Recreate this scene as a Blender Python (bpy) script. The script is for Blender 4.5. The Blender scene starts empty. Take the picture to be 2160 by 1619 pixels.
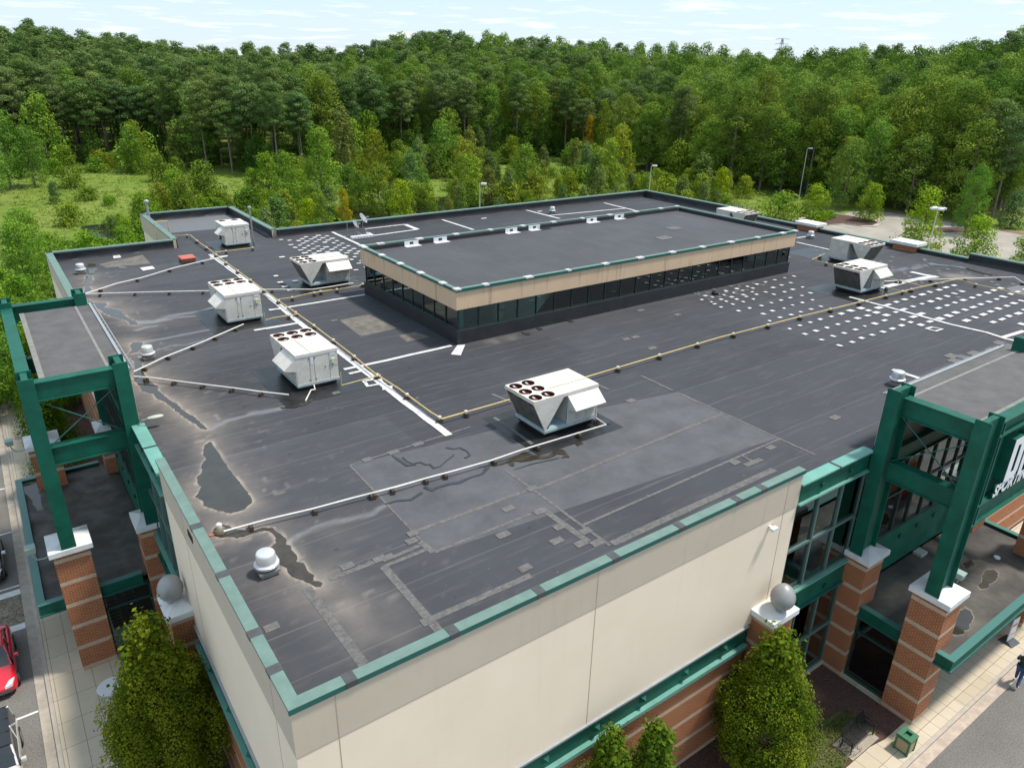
import bpy, bmesh, math, random
import numpy as np
from mathutils import Vector, Matrix
from mathutils.geometry import tessellate_polygon
random.seed(7); RS = np.random.RandomState(7)
S = bpy.context.scene
COL = S.collection
R_ = math.radians
# ------------------------------------------------------------------ camera
FOC = 1551.58; PX, PY = 1080.0, 809.5; CH = 26.4075
RW = np.array([[0.81500949, 0.21665467, -0.53742003], [-0.57916684, 0.33345243, -0.74389196], [0.01803635, 0.91753487, 0.39724609]])
cam_d = bpy.data.cameras.new("camera"); cam = bpy.data.objects.new("camera", cam_d); COL.objects.link(cam)
cam_d.sensor_width = 36; cam_d.lens = FOC / 2160 * 36; cam_d.clip_end = 5000; cam_d.clip_start = 0.3
CAMR = np.array([RW[0], RW[1], RW[2]])
M = Matrix([list(CAMR[i]) + [0] for i in range(3)] + [[0, 0, 0, 1]]); M.translation = Vector((0, 0, CH))
cam.matrix_world = M
S.camera = cam
# ------------------------------------------------------------------ light
SUN = Vector((0.40, -0.175, 0.90)).normalized()
w = bpy.data.worlds.new("World"); S.world = w; w.use_nodes = True
nt = w.node_tree; bg = nt.nodes["Background"]
sky = nt.nodes.new("ShaderNodeTexSky"); sky.sky_type = 'NISHITA'; sky.sun_disc = False
sky.sun_elevation = math.asin(SUN.z); sky.sun_rotation = math.atan2(SUN.x, SUN.y)
sky.air_density = 1.0; sky.dust_density = 0.5; sky.ozone_density = 2.0; sky.altitude = 100
tc = nt.nodes.new("ShaderNodeTexCoord"); sep = nt.nodes.new("ShaderNodeSeparateXYZ"); nt.links.new(tc.outputs["Generated"], sep.inputs[0])
def wmath(op, a, b=None, c=None):
    n = nt.nodes.new("ShaderNodeMath"); n.operation = op
    for i, v in enumerate([a, b, c]):
        if v is None: continue
        if isinstance(v, (int, float)): n.inputs[i].default_value = v
        else: nt.links.new(v, n.inputs[i])
    return n.outputs[0]
# cloud layer: direction projected on a flat layer far above, so puffs shrink towards the horizon
zc = wmath('MAXIMUM', wmath('ADD', sep.outputs[2], 0.05), 0.05)
cu = wmath('DIVIDE', sep.outputs[0], zc); cv = wmath('DIVIDE', sep.outputs[1], zc)
cmb = nt.nodes.new("ShaderNodeCombineXYZ"); nt.links.new(cu, cmb.inputs[0]); nt.links.new(cv, cmb.inputs[1])
cn = nt.nodes.new("ShaderNodeTexNoise"); cn.inputs["Scale"].default_value = 1.15; cn.inputs["Detail"].default_value = 7; cn.inputs["Roughness"].default_value = .58
nt.links.new(cmb.outputs[0], cn.inputs["Vector"])
cr = nt.nodes.new("ShaderNodeValToRGB"); cr.color_ramp.elements[0].position = 0.53; cr.color_ramp.elements[1].position = 0.66
nt.links.new(cn.outputs[0], cr.inputs[0])
cmx = nt.nodes.new("ShaderNodeMix"); cmx.data_type = 'RGBA'
nt.links.new(wmath('MULTIPLY', cr.outputs[0], .5), cmx.inputs[0]); cmx.inputs[7].default_value = (5.6, 5.65, 5.7, 1)
# thin overall veil of high cloud
veil = nt.nodes.new("ShaderNodeMix"); veil.data_type = 'RGBA'; veil.inputs[0].default_value = 0.8
nt.links.new(sky.outputs[0], veil.inputs[6]); nt.links.new(veil.outputs[2], cmx.inputs[6]); veil.inputs[7].default_value = (2.95, 3.65, 4.25, 1)
nt.links.new(cmx.outputs[2], bg.inputs[0]); bg.inputs[1].default_value = 0.15
sl = bpy.data.lights.new("sun", 'SUN'); so = bpy.data.objects.new("sun", sl); COL.objects.link(so)
sl.energy = 3.0; sl.angle = R_(6); sl.color = (1, .94, .85)
so.rotation_euler = SUN.to_track_quat('Z', 'Y').to_euler(); so.location = (0, 0, 80)
S.view_settings.view_transform = 'Standard'; S.view_settings.look = 'None'; S.view_settings.exposure = 0.62; S.view_settings.gamma = 1
S.cycles.max_bounces = 6; S.cycles.transparent_max_bounces = 8; S.cycles.diffuse_bounces = 3; S.cycles.glossy_bounces = 3
S.cycles.caustics_reflective = False; S.cycles.caustics_refractive = False

# ------------------------------------------------------------------ helpers
def G(px, py, z):                      # the point at height z seen at a photograph pixel
    d = RW @ np.array([px - PX, -(py - PY), -FOC]); t = (z - CH) / d[2]
    return (d[0] * t, d[1] * t, z)
def GX(px, py, x):
    d = RW @ np.array([px - PX, -(py - PY), -FOC]); t = x / d[0]
    return (x, d[1] * t, CH + d[2] * t)
def GY(px, py, y):
    d = RW @ np.array([px - PX, -(py - PY), -FOC]); t = y / d[1]
    return (d[0] * t, y, CH + d[2] * t)
def crop(x0, y0, s): return lambda x, y: (x0 + x * s, y0 + y * s)
class MB:
    def __init__(s): s.v = []; s.f = []
    def add(s, vs, fs):
        o = len(s.v); s.v += [tuple(v) for v in vs]; s.f += [tuple(i + o for i in f) for f in fs]; return s
    def box(s, x0, x1, y0, y1, z0, z1):
        if x0 > x1: x0, x1 = x1, x0
        if y0 > y1: y0, y1 = y1, y0
        if z0 > z1: z0, z1 = z1, z0
        return s.add([(x0, y0, z0), (x1, y0, z0), (x1, y1, z0), (x0, y1, z0), (x0, y0, z1), (x1, y0, z1), (x1, y1, z1), (x0, y1, z1)],
                     [(0, 3, 2, 1), (4, 5, 6, 7), (0, 1, 5, 4), (1, 2, 6, 5), (2, 3, 7, 6), (3, 0, 4, 7)])
    def hexa(s, b, t):                 # four bottom and four top corners, same order, counter-clockwise seen from above
        return s.add(list(b) + list(t), [(0, 3, 2, 1), (4, 5, 6, 7), (0, 1, 5, 4), (1, 2, 6, 5), (2, 3, 7, 6), (3, 0, 4, 7)])
    def poly(s, pts):                  # a flat polygon, possibly concave
        tri = tessellate_polygon([[Vector(p) for p in pts]])
        a = sum((Vector(pts[t[1]]) - Vector(pts[t[0]])).cross(Vector(pts[t[2]]) - Vector(pts[t[0]])).z for t in tri)
        return s.add(pts, [t if a > 0 else (t[0], t[2], t[1]) for t in tri])
    def prism(s, pts, z0, z1):
        tri = tessellate_polygon([[Vector((p[0], p[1], 0)) for p in pts]]); n = len(pts)
        area = sum(pts[i][0] * pts[(i + 1) % n][1] - pts[(i + 1) % n][0] * pts[i][1] for i in range(n))
        if area < 0: pts = pts[::-1]; tri = tessellate_polygon([[Vector((p[0], p[1], 0)) for p in pts]])
        vs = [(p[0], p[1], z0) for p in pts] + [(p[0], p[1], z1) for p in pts]
        fs = []
        for t in tri:
            a = Vector(vs[t[0]]); c = (Vector(vs[t[1]]) - a).cross(Vector(vs[t[2]]) - a).z
            t2 = t if c > 0 else (t[0], t[2], t[1])
            fs.append(tuple(i + n for i in t2)); fs.append(t2[::-1])
        for i in range(n): j = (i + 1) % n; fs.append((i, j, j + n, i + n))
        return s.add(vs, fs)
    def tube(s, pts, r, n=8, caps=True):
        pts = [Vector(p) for p in pts]; rings = []
        rr = r if isinstance(r, (list, tuple)) else [r] * len(pts)
        for i, p in enumerate(pts):
            d = ((pts[i + 1] - p) if i < len(pts) - 1 else (p - pts[i - 1]))
            if 0 < i < len(pts) - 1: d = (pts[i + 1] - p).normalized() + (p - pts[i - 1]).normalized()
            d.normalize(); a = d.cross(Vector((0, 0, 1)) if abs(d.z) < .9 else Vector((1, 0, 0))).normalized(); b = d.cross(a)
            rings.append([p + (a * math.cos(2 * math.pi * k / n) + b * math.sin(2 * math.pi * k / n)) * rr[i] for k in range(n)])
        vs = [v for g in rings for v in g]; fs = []
        for i in range(len(pts) - 1):
            for k in range(n):
                k2 = (k + 1) % n; fs.append((i * n + k, i * n + k2, (i + 1) * n + k2, (i + 1) * n + k))
        if caps: fs.append(tuple(range(n))[::-1]); fs.append(tuple((len(pts) - 1) * n + k for k in range(n)))
        return s.add(vs, fs)
    def lathe(s, prof, c=(0, 0, 0), n=24):
        vs = []; fs = []
        for (r, z) in prof:
            for k in range(n): a = 2 * math.pi * k / n; vs.append((c[0] + r * math.cos(a), c[1] + r * math.sin(a), c[2] + z))
        for i in range(len(prof) - 1):
            for k in range(n): k2 = (k + 1) % n; fs.append((i * n + k, i * n + k2, (i + 1) * n + k2, (i + 1) * n + k))
        fs.append(tuple(range(n))[::-1]); fs.append(tuple((len(prof) - 1) * n + k for k in range(n)))
        return s.add(vs, fs)
    def strip(s, pts, wd, z):          # a flat ribbon along a polyline
        P = [Vector((p[0], p[1])) for p in pts]; L = []; Rr = []
        ww = wd if isinstance(wd, (list, tuple)) else [wd] * len(P)
        for i, p in enumerate(P):
            d = (P[min(i + 1, len(P) - 1)] - P[max(i - 1, 0)]).normalized(); nn = Vector((-d.y, d.x)) * ww[i] / 2
            L.append((p.x + nn.x, p.y + nn.y, z)); Rr.append((p.x - nn.x, p.y - nn.y, z))
        n = len(P); return s.add(L + Rr, [(i, i + n, i + 1 + n, i + 1) for i in range(n - 1)])
    def build(s, name, mat, parent=None, smooth=False, bevel=0):
        me = bpy.data.meshes.new(name); me.from_pydata(s.v, [], s.f); me.validate(); me.update()
        o = bpy.data.objects.new(name, me); COL.objects.link(o); me.materials.append(mat)
        if smooth:
            me.polygons.foreach_set("use_smooth", [True] * len(me.polygons))
            try: me.set_sharp_from_angle(angle=R_(smooth if smooth is not True else 40))
            except Exception: pass
        if bevel:
            m = o.modifiers.new("bevel", 'BEVEL'); m.width = bevel; m.segments = 2; m.limit_method = 'ANGLE'
        if parent is not None: o.parent = parent
        return o
def empty(name, loc=(0, 0, 0), rz=0):
    o = bpy.data.objects.new(name, None); COL.objects.link(o); o.location = loc; o.rotation_euler = (0, 0, rz); o.empty_display_size = .3; return o
def tag(o, label=None, cat=None, group=None, kind=None):
    if label: o["label"] = label
    if cat: o["category"] = cat
    if group: o["group"] = group
    if kind: o["kind"] = kind
    return o
def copy_tree(o, parent=None):
    c = o.copy(); COL.objects.link(c)
    if parent is not None: c.parent = parent
    for ch in KIDS.get(o.name, [x for x in o.children]): copy_tree(ch, c)
    return c
KIDS = {}
# ------------------------------------------------------------------ materials
def mat(name, col, rough=.7, metal=0, noise=0, nscale=3, spec=None, bump=0, bscale=40, two=None, detail=5):
    m = bpy.data.materials.new(name); m.use_nodes = True; t = m.node_tree; b = t.nodes["Principled BSDF"]
    b.inputs["Base Color"].default_value = (*col, 1); b.inputs["Roughness"].default_value = rough; b.inputs["Metallic"].default_value = metal
    if spec is not None: b.inputs["Specular IOR Level"].default_value = spec
    g = t.nodes.new("ShaderNodeNewGeometry")
    if noise:
        n = t.nodes.new("ShaderNodeTexNoise"); n.inputs["Scale"].default_value = nscale; n.inputs["Detail"].default_value = detail
        n.inputs["Roughness"].default_value = .65
        t.links.new(g.outputs["Position"], n.inputs["Vector"])
        r = t.nodes.new("ShaderNodeValToRGB"); r.color_ramp.elements[0].position = .3; r.color_ramp.elements[1].position = .7
        a = two or tuple(c * (1 - noise) for c in col); c2 = col if two else tuple(min(1, c * (1 + noise)) for c in col)
        r.color_ramp.elements[0].color = (*a, 1); r.color_ramp.elements[1].color = (*c2, 1)
        t.links.new(n.outputs[0], r.inputs[0]); t.links.new(r.outputs[0], b.inputs["Base Color"])
    if bump:
        n = t.nodes.new("ShaderNodeTexNoise"); n.inputs["Scale"].default_value = bscale; n.inputs["Detail"].default_value = 4
        t.links.new(g.outputs["Position"], n.inputs["Vector"])
        bp = t.nodes.new("ShaderNodeBump"); bp.inputs["Strength"].default_value = bump; bp.inputs["Distance"].default_value = .02
        t.links.new(n.outputs[0], bp.inputs["Height"]); t.links.new(bp.outputs[0], b.inputs["Normal"])
    return m
class NT:                               # small node helper
    def __init__(s, m): s.t = m.node_tree; s.b = s.t.nodes["Principled BSDF"]; s.g = s.t.nodes.new("ShaderNodeNewGeometry"); s.x = s.t.nodes.new("ShaderNodeSeparateXYZ"); s.t.links.new(s.g.outputs["Position"], s.x.inputs[0])
    def L(s, a, b): s.t.links.new(a, b)
    def m(s, op, a, b=None, c=None):
        n = s.t.nodes.new("ShaderNodeMath"); n.operation = op
        for i, v in enumerate([a, b, c]):
            if v is None: continue
            if isinstance(v, (int, float)): n.inputs[i].default_value = v
            else: s.L(v, n.inputs[i])
        return n.outputs[0]
    def noise(s, scale, detail=4, vec=None, rough=.6):
        n = s.t.nodes.new("ShaderNodeTexNoise"); n.inputs["Scale"].default_value = scale; n.inputs["Detail"].default_value = detail; n.inputs["Roughness"].default_value = rough
        s.L(vec if vec is not None else s.g.outputs["Position"], n.inputs["Vector"]); return n.outputs[0]
    def comb(s, x, y, z):
        n = s.t.nodes.new("ShaderNodeCombineXYZ")
        for i, v in enumerate((x, y, z)):
            if isinstance(v, (int, float)): n.inputs[i].default_value = v
            else: s.L(v, n.inputs[i])
        return n.outputs[0]
    def ramp(s, f, stops):
        r = s.t.nodes.new("ShaderNodeValToRGB"); e = r.color_ramp.elements
        while len(e) < len(stops): e.new(.5)
        for i, (p, c) in enumerate(stops): e[i].position = p; e[i].color = (*c, 1) if len(c) == 3 else c
        s.L(f, r.inputs[0]); return r.outputs[0]
    def mix(s, f, a, b):
        n = s.t.nodes.new("ShaderNodeMix"); n.data_type = 'RGBA'
        for i, v in ((0, f), (6, a), (7, b)):
            if isinstance(v, (int, float)): n.inputs[i].default_value = v
            elif isinstance(v, tuple): n.inputs[i].default_value = (*v, 1)
            else: s.L(v, n.inputs[i])
        return n.outputs[2]
    def attr(s, name):
        n = s.t.nodes.new("ShaderNodeAttribute"); n.attribute_name = name; return n
    def bump(s, h, st=.3, d=.02):
        n = s.t.nodes.new("ShaderNodeBump"); n.inputs["Strength"].default_value = st; n.inputs["Distance"].default_value = d; s.L(h, n.inputs["Height"]); s.L(n.outputs[0], s.b.inputs["Normal"])
def new(name, rough=.7, spec=.5):
    m = bpy.data.materials.new(name); m.use_nodes = True; n = NT(m); n.b.inputs["Roughness"].default_value = rough; n.b.inputs["Specular IOR Level"].default_value = spec; return m, n
GREEN = mat("green_steel_paint", (.004, .090, .058), .5, noise=.28, nscale=1.3, bump=.08, bscale=6, spec=.3, detail=9)
LGREEN = mat("green_coping", (.125, .20, .17), .55, noise=.16, nscale=1.7, detail=8)
SEAG = mat("green_flashing", (.13, .32, .265), .5, noise=.16, nscale=1.5, detail=8)
DGREEN = mat("dark_green_trim", (.012, .10, .085), .45, noise=.12, nscale=2)
MEMB = mat("black_membrane", (.022, .024, .028), .55, noise=.3, nscale=1.5, bump=.5, bscale=2.5)
WHITEC = mat("white_cast_stone", (.68, .69, .69), .75, noise=.13, nscale=1.6, bump=.1)
GREYM = mat("grey_metal", (.35, .37, .38), .45, metal=.3, noise=.1)
GALV = mat("galvanised_metal", (.30, .31, .31), .4, metal=.4, noise=.18, nscale=6)
SILVER = mat("silver_paint", (.33, .33, .33), .42, metal=.25, noise=.06, nscale=4)
WHITEM = mat("white_metal", (.66, .67, .68), .4, noise=.06, nscale=3)
RTUP = mat("beige_white_panel", (.60, .575, .52), .5, noise=.16, nscale=2.2, detail=9)
RTUT = mat("white_top_panel", (.70, .675, .62), .5, noise=.07, nscale=.9, two=(.58, .52, .44))
RTUD = mat("dark_louver", (.10, .10, .10), .5)
COIL = None
RUST = mat("rusty_fan", (.15, .040, .024), .6, noise=.45, nscale=9); RUSTD = mat("rusty_fan_well", (.075, .022, .015), .8, noise=.4, nscale=5)
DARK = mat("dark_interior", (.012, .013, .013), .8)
BLACK = mat("black_rubber", (.015, .015, .016), .6)
PIPEY = mat("yellow_gas_pipe_paint", (.55, .42, .17), .5, noise=.18, nscale=3)
PVC = mat("white_plastic_pipe", (.68, .66, .63), .5, noise=.1, nscale=4)
WOOD = mat("weathered_wood_block", (.07, .045, .03), .8)
WPAINT = mat("white_roof_paint", (.66, .66, .66), .75, nscale=3.2, noise=.2, two=(.40, .40, .40), detail=9)
ASPH, n = new("asphalt_surface", .85, .3)
c = n.ramp(n.noise(.35, 6), [(.3, (.15, .14, .13)), (.7, (.20, .19, .175))])
g2 = n.ramp(n.noise(14, 2), [(.35, (.75, .75, .75)), (.65, (1.15, 1.15, 1.15))])
mm = n.t.nodes.new("ShaderNodeMix"); mm.data_type = 'RGBA'; mm.blend_type = 'MULTIPLY'; mm.inputs[0].default_value = 1; n.L(c, mm.inputs[6]); n.L(g2, mm.inputs[7]); n.L(mm.outputs[2], n.b.inputs["Base Color"])
LINE = mat("road_line_paint", (.62, .62, .6), .7, noise=.15, nscale=5)
CURB = mat("concrete_kerb", (.42, .37, .31), .85, noise=.14, nscale=2, bump=.1)
# concrete paving with joints
PAVE, n = new("concrete_paving", .85, .3)
jx = n.m('LESS_THAN', n.m('ABSOLUTE', n.m('SUBTRACT', n.m('FRACT', n.m('DIVIDE', n.m('ADD', n.x.outputs[0], 100.0), .766)), .5)), .487)
jy = n.m('LESS_THAN', n.m('ABSOLUTE', n.m('SUBTRACT', n.m('FRACT', n.m('DIVIDE', n.m('ADD', n.x.outputs[1], 100.06), 1.53)), .5)), .4935)
cell = n.t.nodes.new("ShaderNodeTexWhiteNoise"); cell.noise_dimensions = '2D'
n.L(n.comb(n.m('FLOOR', n.m('DIVIDE', n.m('ADD', n.x.outputs[0], 100.0), 3.06)), n.m('FLOOR', n.m('DIVIDE', n.m('ADD', n.x.outputs[1], 100.06), 1.53)), 0), cell.inputs["Vector"])
base = n.mix(cell.outputs[0], (.50, .42, .30), (.60, .52, .40))
base = n.mix(n.m('MULTIPLY', n.noise(2.5, 6), .45), base, (.36, .31, .24))
jj = n.m('MULTIPLY', jx, jy)
n.L(n.mix(jj, (.16, .14, .12), base), n.b.inputs["Base Color"])
# brick with stone bands, courses on z and on x+y
BRICK, n = new("red_brick_with_stone_bands", .85, .25)
u = n.m('ADD', n.x.outputs[0], n.x.outputs[1]); zz = n.x.outputs[2]
bt = n.t.nodes.new("ShaderNodeTexBrick"); n.L(n.comb(u, zz, 0), bt.inputs["Vector"])
bt.inputs["Scale"].default_value = 1; bt.inputs["Brick Width"].default_value = .23; bt.inputs["Row Height"].default_value = .085; bt.inputs["Mortar Size"].default_value = .011; bt.inputs["Mortar Smooth"].default_value = .2
bt.inputs["Color1"].default_value = (.42, .115, .042, 1); bt.inputs["Color2"].default_value = (.28, .068, .03, 1); bt.inputs["Mortar"].default_value = (.50, .36, .20, 1)
band = n.m('LESS_THAN', n.m('FRACT', n.m('DIVIDE', n.m('ADD', zz, 1.2 * 5 - .02), 1.2)), .165)
bc = n.mix(n.m('MULTIPLY', n.noise(1.3, 6), .4), bt.outputs["Color"], (.24, .08, .045))
st = n.ramp(n.noise(6, 3), [(.3, (.46, .34, .24)), (.7, (.56, .43, .32))])
n.L(n.mix(band, bc, st), n.b.inputs["Base Color"])
# stucco wall panels
def stucco(name, col, dark, streak=0):
    m, n = new(name, .85, .2)
    c = n.ramp(n.noise(.5, 5), [(.3, dark), (.7, col)])
    if streak:
        s_ = n.noise(1, 4, n.comb(n.m('MULTIPLY', n.m('ADD', n.x.outputs[0], n.x.outputs[1]), 2.6), n.m('MULTIPLY', n.x.outputs[2], .16), 0))
        c = n.mix(n.m('MULTIPLY', n.m('MAXIMUM', n.m('SUBTRACT', s_, .56), 0), streak), c, (.06, .05, .04))
    n.L(c, n.b.inputs["Base Color"]); n.bump(n.noise(30, 2), .08); return m
CREAM = stucco("cream_stucco", (.86, .73, .575), (.82, .69, .535), .22)
TAN = stucco("tan_stucco_band", (.56, .48, .38), (.52, .445, .345), .7)
PHTAN = stucco("stained_tan_fascia", (.69, .495, .33), (.62, .445, .295), 3.2)
JOINT = mat("panel_joint", (.44, .34, .26), .9)
# glass: partly mirror, partly dark tint
def glass(name, tint, refl=.12):
    m = bpy.data.materials.new(name); m.use_nodes = True; t = m.node_tree; t.nodes.clear()
    o = t.nodes.new("ShaderNodeOutputMaterial"); tr = t.nodes.new("ShaderNodeBsdfTransparent"); tr.inputs[0].default_value = (*tint, 1)
    gl = t.nodes.new("ShaderNodeBsdfGlossy"); gl.inputs["Roughness"].default_value = .01; gl.inputs[0].default_value = (.85, .95, .93, 1)
    lw = t.nodes.new("ShaderNodeFresnel"); lw.inputs[0].default_value = 1.5
    a = t.nodes.new("ShaderNodeMath"); a.operation = 'MULTIPLY_ADD'; a.inputs[1].default_value = 1.6; a.inputs[2].default_value = refl; t.links.new(lw.outputs[0], a.inputs[0]); a.use_clamp = True
    mx = t.nodes.new("ShaderNodeMixShader"); t.links.new(a.outputs[0], mx.inputs[0]); t.links.new(tr.outputs[0], mx.inputs[1]); t.links.new(gl.outputs[0], mx.inputs[2]); t.links.new(mx.outputs[0], o.inputs[0])
    return m
GLASS = glass("tinted_window_glass", (.84, .90, .89), .03)
GLASSD = glass("dark_window_glass", (.60, .76, .74), .06)
CARGL = mat("car_window_glass", (.02, .025, .028), .05, spec=.8)
FLOORM = mat("shop_floor", (.16, .13, .10), .6, noise=.2)
MULCH = mat("brown_mulch", (.085, .045, .035), .95, noise=.5, nscale=9, bump=.8, bscale=30)
# ================================================================== THE BUILDING
RZ = 11.6; PT = 12.41
BLD = empty("store_building", (36, 40, 0)); tag(BLD, "large flat roofed store with black roof, cream walls and green steel trim", "building")
BLD_off = Vector((36, 40, 0))
class PB(MB):                            # parts of the building are written in world coordinates
    def build(s, name, mat, parent=BLD, **k):
        off = Vector((0, 0, 0)); p = parent
        while p is not None: off += p.location; p = p.parent
        s.v = [tuple(Vector(v) - off) for v in s.v]; return MB.build(s, name, mat, parent, **k)
def world_empty(name, x, y, z, **k): return empty(name, (x, y, z), **k)

# ---- roof membrane with dust rims round the puddles
g2 = crop(150, 520, .247); f4 = crop(300, 860, .3335); f1 = crop(0, 380, .3335); f6 = crop(560, 500, .352); f7 = crop(1300, 380, .3981)
f8 = crop(680, 360, .3796); f5 = crop(900, 860, .3796); k1 = crop(560, 900, .3459); f9 = crop(1850, 420, .1606)
def RP(f, pts, z=RZ): return [G(*f(*p), z)[:2] for p in pts]
puddles = [
 (f4, [(425,215),(395,235),(385,290),(405,320),(375,360),(375,410),(345,440),(350,475),(375,495),(360,525),(335,560),(385,590),(395,620),(470,645),(560,665),(640,645),(695,600),(685,560),(655,520),(620,470),(580,430),(550,390),(525,350),(495,300),(465,260),(440,220)]),
 (g2, [(530,1115),(545,1150),(590,1190),(610,1235),(700,1255),(740,1300),(800,1320),(860,1370),(930,1430),(1000,1480),(1060,1510),(1110,1555),(1165,1560),(1140,1530),(1100,1505),(1070,1465),(1010,1430),(960,1400),(900,1340),(850,1315),(790,1270),(740,1225),(745,1200),(700,1170),(640,1110),(600,1060),(605,990),(580,960),(560,930),(620,930),(610,915),(480,925),(540,985),(545,1040)]),
 (g2, [(520,820),(505,850),(520,880),(490,915),(560,905),(600,870),(610,820),(560,815)]),
 (g2, [(140,455),(200,480),(300,480),(310,495),(280,520),(350,530),(430,550),(450,580),(500,620),(570,650),(560,670),(510,665),(480,630),(410,610),(350,595),(290,570),(240,530),(180,520),(150,490)]),
 (f4, [(455,780),(480,745),(510,738),(550,745),(600,770),(680,780),(740,765),(760,755),(830,760),(860,790),(915,835),(910,865),(940,870),(945,900),(980,940),(975,970),(1020,980),(1045,1030),(1090,1060),(1085,1090),(1060,1100),(1110,1095),(1142,1110),(1130,1130),(1100,1132),(1070,1115),(1020,1090),(960,1070),(920,1040),(915,1010),(870,990),(860,940),(800,890),(850,850),(840,810),(800,775),(740,780),(680,800),(600,825),(560,815),(490,818),(460,810)]),
 (g2, [(130,255),(175,255),(185,290),(160,315),(110,310)]),
 (g2, [(120,345),(155,342),(175,370),(150,395),(115,400)]),
]
PUD = [RP(f, p) for f, p in puddles]
wet = [(f6, [(1270,1385),(1400,1340),(1480,1325),(1560,1290),(1590,1300),(1650,1315),(1700,1310),(1730,1280),(1780,1275),(1825,1322),(1765,1327),(1790,1305),(1750,1300),(1700,1325),(1620,1332),(1560,1345),(1480,1347),(1400,1367)]),
       (f6, [(1455,1355),(1490,1355),(1490,1375),(1470,1372)]), (f6, [(1850,1235),(1890,1228),(1905,1238),(1870,1255)]),
       (g2, [(395,180),(430,172),(480,180),(470,192),(420,192)]), (g2, [(145,150),(200,150),(230,190),(200,230),(160,235),(140,200)]),
       (f9, [(640,845),(720,840),(800,860),(900,868),(960,880),(1100,890),(1250,930),(1400,970),(1600,1010),(1500,1005),(1300,960),(1150,915),(960,885),(880,880),(790,875),(700,862)]),
       (f6, [(1530,570),(1560,573),(1590,580),(1580,588),(1550,582)]), (f6, [(1620,545),(1650,548),(1665,555),(1640,560)]), (f6, [(1805,503),(1830,500),(1850,507),(1825,513)]),
       (f6, [(85,1022),(160,1015),(230,995),(275,965),(285,985),(245,1005),(165,1025),(100,1029)]), (f8, [(1620,258),(1690,252),(1750,256),(1690,268)]), (f8, [(1175,322),(1230,318),(1280,322),(1220,330)])]
WETZ = [RZ] * 10 + [14.6, 14.6]
cracks = [(f6, [(1080,1262),(1130,1270),(1165,1262),(1210,1285),(1225,1310),(1195,1325)], .09), (f6, [(820,1320),(850,1345),(880,1358),(930,1350),(960,1365),(985,1362),(1010,1385),(1050,1372),(1080,1345),(1130,1305)], .1),
          (f6, [(760,1310),(800,1335),(850,1370),(900,1360)], .14), (f6, [(950,1500),(1000,1515),(1030,1500),(1100,1480),(1160,1470),(1230,1440),(1300,1420),(1330,1380)], .2), (f6, [(720,1600),(790,1580),(870,1575),(940,1530)], .13),
          (f6, [(1490,1395),(1600,1360),(1760,1325)], .06)]
streams = [(g2, [(570,642),(720,638),(850,590),(960,575),(1080,555),(1220,522)], .3), (g2, [(570,657),(700,647),(760,635),(900,605),(1090,590)], .2), (g2, [(620,812),(800,785),(850,772),(1000,740),(1210,705)], .18),
           (f4, [(420,135),(490,100),(560,75),(700,45),(870,10)], .17), (f1, [(1590,1470),(1770,1443),(1975,1390)], .16), (g2, [(560,712),(640,688),(730,675)], .2),
           (f4, [(920,850),(1000,800),(1100,760),(1220,720),(1330,700),(1450,665),(1540,620)], .14), (f9, [(160,955),(230,925),(330,935),(350,912),(500,905),(560,872),(640,862)], .25), (f4, [(480,640),(560,600)], .05),
           (g2, [(690,905),(850,850),(1000,830),(1130,800)], .16)]
def seg_d(P, a, b):
    ab = b - a; t = np.clip(((P - a) @ ab) / max(ab @ ab, 1e-9), 0, 1); return np.hypot(*(P - (a + t[:, None] * ab)).T)
def poly_d(P, poly, closed=True):
    q = np.array(poly); d = np.full(len(P), 1e9); n = len(q)
    for i in range(n if closed else n - 1): d = np.minimum(d, seg_d(P, q[i], q[(i + 1) % n]))
    return d
def vnoise(P, s, seed=0):                # smooth value noise in numpy
    r = np.random.RandomState(seed); T = r.rand(64, 64); q = P / s; i = np.floor(q).astype(int); f = q - i; f = f * f * (3 - 2 * f)
    a = T[i[:, 0] % 64, i[:, 1] % 64]; b = T[(i[:, 0] + 1) % 64, i[:, 1] % 64]; c = T[i[:, 0] % 64, (i[:, 1] + 1) % 64]; d = T[(i[:, 0] + 1) % 64, (i[:, 1] + 1) % 64]
    return (a * (1 - f[:, 0]) + b * f[:, 0]) * (1 - f[:, 1]) + (c * (1 - f[:, 0]) + d * f[:, 0]) * f[:, 1]
def roof_grid(x0, x1, y0, y1, st):
    nx = int(round((x1 - x0) / st)); ny = int(round((y1 - y0) / st)); X, Y = np.meshgrid(np.linspace(x0, x1, nx + 1), np.linspace(y0, y1, ny + 1))
    V = np.stack([X.ravel(), Y.ravel()], 1); idx = np.arange((nx + 1) * (ny + 1)).reshape(ny + 1, nx + 1)
    return V, np.stack([idx[:-1, :-1].ravel(), idx[:-1, 1:].ravel(), idx[1:, 1:].ravel(), idx[1:, :-1].ravel()], 1)
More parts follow.
